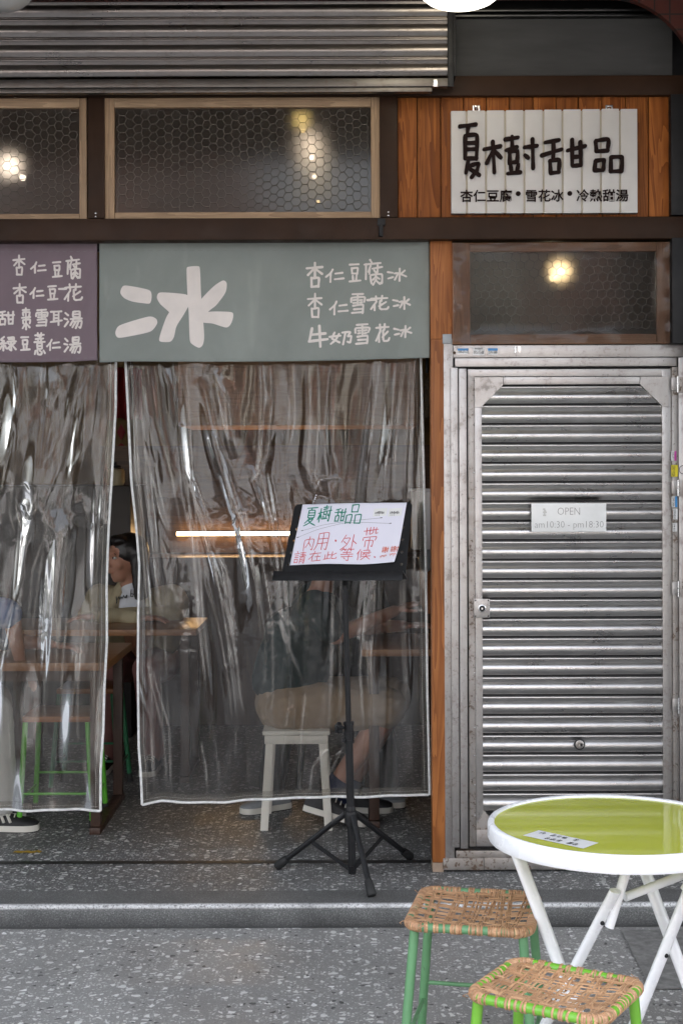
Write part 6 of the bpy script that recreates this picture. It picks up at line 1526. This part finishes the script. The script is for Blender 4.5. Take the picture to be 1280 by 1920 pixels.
def khaki_person():
    y = .93
    def P(px, py, yy=y): return W(px, py, yy)
    c = P(618, 1005); pel = V((-.235, .90, .535)); ch = V((-.175, .92, .83)); nk = V((-.10, .92, 1.045))
    sh = [V((-.135, 1.10, .985)), V((-.125, .745, .975))]; el = [V((.06, 1.12, .84)), P(628, 1192, .76)]; wr = [V((.28, 1.02, .86)), P(738, 1146, .86)]
    hp = [V((-.18, 1.0, .52)), V((-.18, .82, .515))]; kn = [V((.25, 1.06, .525)), P(731, 1328, .80)]; an = [V((.03, 1.05, .10)), P(622, 1478, .80)]
    t, fus = person('seated person in dark teal shirt and khaki shorts on the white plastic stool', pel, ch, nk, c, (1, .05, -.12), (0, 0, 1), sh, el, wr, hp, kn, an, skin('skin_tan', (.40, .20, .135)), 1.0, ((1, -.3, .1), (1, .4, .35)))
    hair(t, fus, 1.0, 0, M['hair'])
    mb = MB(); mb.capsule(pel+V((0, 0, .02)), ch, .148, .150); mb.capsule(ch, nk-V((0, 0, .06)), .145, .075)
    mb.capsule(pel+V((-.06, 0, .10)), ch+V((-.05, 0, 0)), .12, .13)
    for i in (0, 1): mb.capsule(ch+(sh[i]-ch)*.4, sh[i], .10, .078); mb.capsule(sh[i], sh[i]+(el[i]-sh[i])*.72, .074, .072)
    b = blob(mb, .008, 4); rough_cloth(b, .008, 12, 6); b.build('shirt', mat('dark_teal_cotton', (.012, .030, .033), .85, 0, .1, 8), t, smooth=180)
    mb = MB(); mb.capsule(pel-V((.02, 0, .0)), pel+V((0, 0, .05)), .145, .14)
    for i in (0, 1): mb.capsule(pel, hp[i], .13, .118); mb.capsule(hp[i], hp[i]+(kn[i]-hp[i])*.93, .112, .098)
    mb.capsule(hp[1]+V((-.06, -.02, .0)), hp[1]+V((.10, -.01, .01)), .108, .11)
    b = blob(mb, .008, 4); rough_cloth(b, .008, 14, 4); b.build('shorts', mat('khaki_cotton', (.30, .225, .155), .85, 0, .08, 8), t, smooth=180)
    # near foot tucked back, heel lifted; far foot flat
    mb = MB(); hl, to = P(566, 1516, .76), G(684, 1560, 0)
    shoe(mb, hl-V((0, 0, .0)), V((to.x, .74, .004)), .048, 1, .07); mb.build('sneaker', [mat('black_sneaker', (.014, .014, .015), .6, 0, .2, 20), M['plastic_white'], M['rubber']], t, smooth=40)
    mb = MB(); shoe(mb, an[0]+V((-.07, 0, -.10)), an[0]+V((.20, -.02, -.10)), .048); mb.build('sneaker', [MATS['black_sneaker'], M['plastic_white'], M['rubber']], t, smooth=40)
    navy = mat('navy_sock', (.012, .020, .060), .85, 0, .15, 20)
    for i in (0, 1):
        d = (kn[i]-an[i]).normalized(); mb = MB(); mb.tube([an[i]-d*.075, an[i]-d*.02, an[i]+d*.03, an[i]+d*.055], [.046, .043, .046, .047], 16); mb.build('sock', navy, t)
khaki_person()

def far_person():
    y = 1.62; cx = -.06
    c = V((cx, y, 1.26)); pel = V((cx, y+.02, .53)); ch = V((cx, y+.02, .84)); nk = V((cx, y, 1.07))
    sh = [V((cx+.19, y, 1.0)), V((cx-.19, y, 1.0))]; el = [V((cx+.27, y-.06, .78)), V((cx-.27, y-.06, .78))]; wr = [V((cx+.14, y-.27, .80)), V((cx-.14, y-.27, .62))]
    a0, a1 = G(722, 1514, 0), G(500, 1520, 0)
    hp = [V((cx+.10, y, .51)), V((cx-.10, y, .51))]; kn = [V((cx+.22, y-.42, .52)), V((cx-.22, y-.42, .52))]; an = [V((a0.x, a0.y+.02, .09)), V((a1.x+.02, a1.y+.02, .09))]
    t, fus = person('person in dark clothes and grey sneakers sitting in the shade behind the white stool', pel, ch, nk, c, (.1, -1, -.15), (0, 0, 1), sh, el, wr, hp, kn, an, M['skin'], 1.0, ((-.6, -.8, 0), (.6, -.8, 0)))
    hair(t, fus, 1.0, 0, M['hair'])
    dk = mat('charcoal_cotton', (.022, .021, .021), .85, 0, .1, 8); mb = MB(); mb.capsule(pel, ch, .14, .145); mb.capsule(ch, nk-V((0, 0, .06)), .14, .075)
    for i in (0, 1): mb.capsule(ch+(sh[i]-ch)*.4, sh[i], .10, .076); mb.capsule(sh[i], el[i], .072, .06)
    b = blob(mb, .010, 4); rough_cloth(b, .007, 12, 6); b.build('shirt', dk, t, smooth=180)
    mb = MB()
    for i in (0, 1): mb.capsule(pel, hp[i], .13, .115); mb.capsule(hp[i], kn[i], .108, .080); mb.capsule(kn[i], an[i]+V((0, 0, .03)), .078, .062)
    b = blob(mb, .010, 4); rough_cloth(b, .006, 14, 4); b.build('trousers', mat('dark_trousers', (.020, .019, .021), .85, 0, .1, 8), t, smooth=180)
    gm = mat('grey_sneaker_knit', (.24, .25, .26), .7, 0, .1, 30, .2, 300)
    for q, (h_, to) in enumerate(((G(697, 1512, 0), G(757, 1514, 0)), (G(538, 1514, 0), G(451, 1527, 0)))):
        dd = (to-h_).normalized(); h2 = to-dd*.25; mb = MB(); shoe(mb, V((h2.x, h2.y, .004)), V((to.x, to.y, .004)), .046, 1, .062); mb.build('sneaker', [gm, M['plastic_white'], M['rubber']], t, smooth=40)
    # the low stool carrying the person
    s = thing('dark_stool', 'low dark stool under the person in the shade', 'stool', (cx, y+.05, 0))
    mb = MB(); mb.box(cx-.16, cx+.16, y-.09, y+.21, .395, .42); mb.build('seat', M['tleg'], s, bevel=.005)
    for a_ in (-1, 1):
        for b_ in (-1, 1): mb = MB(); mb.tube([(cx+a_*.13, y+.06+b_*.12, .394), (cx+a_*.16, y+.06+b_*.15, 0)], .014, 10); mb.build('leg', M['black'], s)
far_person()

def left_person():
    y = .82; cx = X(-62, y)
    c = V((cx+.02, y, 1.25)); pel = V((cx-.06, y, .535)); ch = V((cx-.03, y, .84)); nk = V((cx, y, 1.06))
    sh = [V((cx-.02, y+.19, 1.0)), V((cx+.0, y-.19, 1.0))]; el = [V((cx+.12, y+.22, .80)), W(20, 1150, y-.20)]; wr = [V((cx+.34, y+.12, .79)), W(36, 1232, y-.12)]
    hp = [V((cx, y+.10, .51)), V((cx, y-.10, .51))]; kn = [V((X(-14, y+.12), y+.12, .53)), V((X(-12, y-.10), y-.12, .52))]; an = [V((X(-22, y+.12), y+.12, .09)), V((X(2, y-.10), y-.12, .085))]
    t, fus = person('person in blue shirt and white trousers cut off by the left edge', pel, ch, nk, c, (1, .0, -.1), (0, 0, 1), sh, el, wr, hp, kn, an, M['skin'], 1.0, ((1, 0, -.1), (.4, .3, -.8)))
    hair(t, fus, 1.0, 0, M['hair'])
    mb = MB(); mb.capsule(pel, ch, .145, .148); mb.capsule(ch, nk-V((0, 0, .06)), .14, .075)
    for i in (0, 1): mb.capsule(ch+(sh[i]-ch)*.4, sh[i], .10, .080); mb.capsule(sh[i], sh[i]+(el[i]-sh[i])*.9, .078, .070)
    b = blob(mb, .009, 4); rough_cloth(b, .007, 12, 6); b.build('shirt', mat('blue_cotton', (.055, .11, .26), .85, 0, .1, 8), t, smooth=180)
    mb = MB()
    for i in (0, 1): mb.capsule(pel, hp[i], .13, .118); mb.capsule(hp[i], kn[i], .110, .088); mb.capsule(kn[i], an[i]+V((0, 0, .05)), .088, .076)
    b = blob(mb, .009, 4); rough_cloth(b, .007, 12, 4); b.build('trousers', mat('white_cotton', (.55, .55, .53), .85, 0, .05, 8), t, smooth=180)
    for q in (0, 1):
        a_ = an[q]; mb = MB(); shoe(mb, V((a_.x-.10, a_.y, .004)), V((a_.x+.165, a_.y, .004)), .048, 1, .07); 
        if q == 1:   # pale stripes on the side
            for e_ in (0, 1): p0 = V((a_.x+.025+.028*e_, a_.y-.046, .045)); mb.bar(p0, p0+V((-.022, .014, .042)), .012, .004, 1)
        mb.build('sneaker', [MATS['black_sneaker'], M['plastic_white'], M['rubber']], t, smooth=40)
    s = thing('dark_stool', 'dark stool under the person in the blue shirt', 'stool', (cx-.06, y, 0))
    mb = MB(); mb.box(cx-.22, cx+.10, y-.16, y+.16, .395, .42); mb.build('seat', M['tleg'], s, bevel=.005)
    for a_ in (-1, 1):
        for b_ in (-1, 1): mb = MB(); mb.tube([(cx-.06+a_*.13, y+b_*.13, .394), (cx-.06+a_*.16, y+b_*.16, 0)], .014, 10); mb.build('leg', M['black'], s)
left_person()
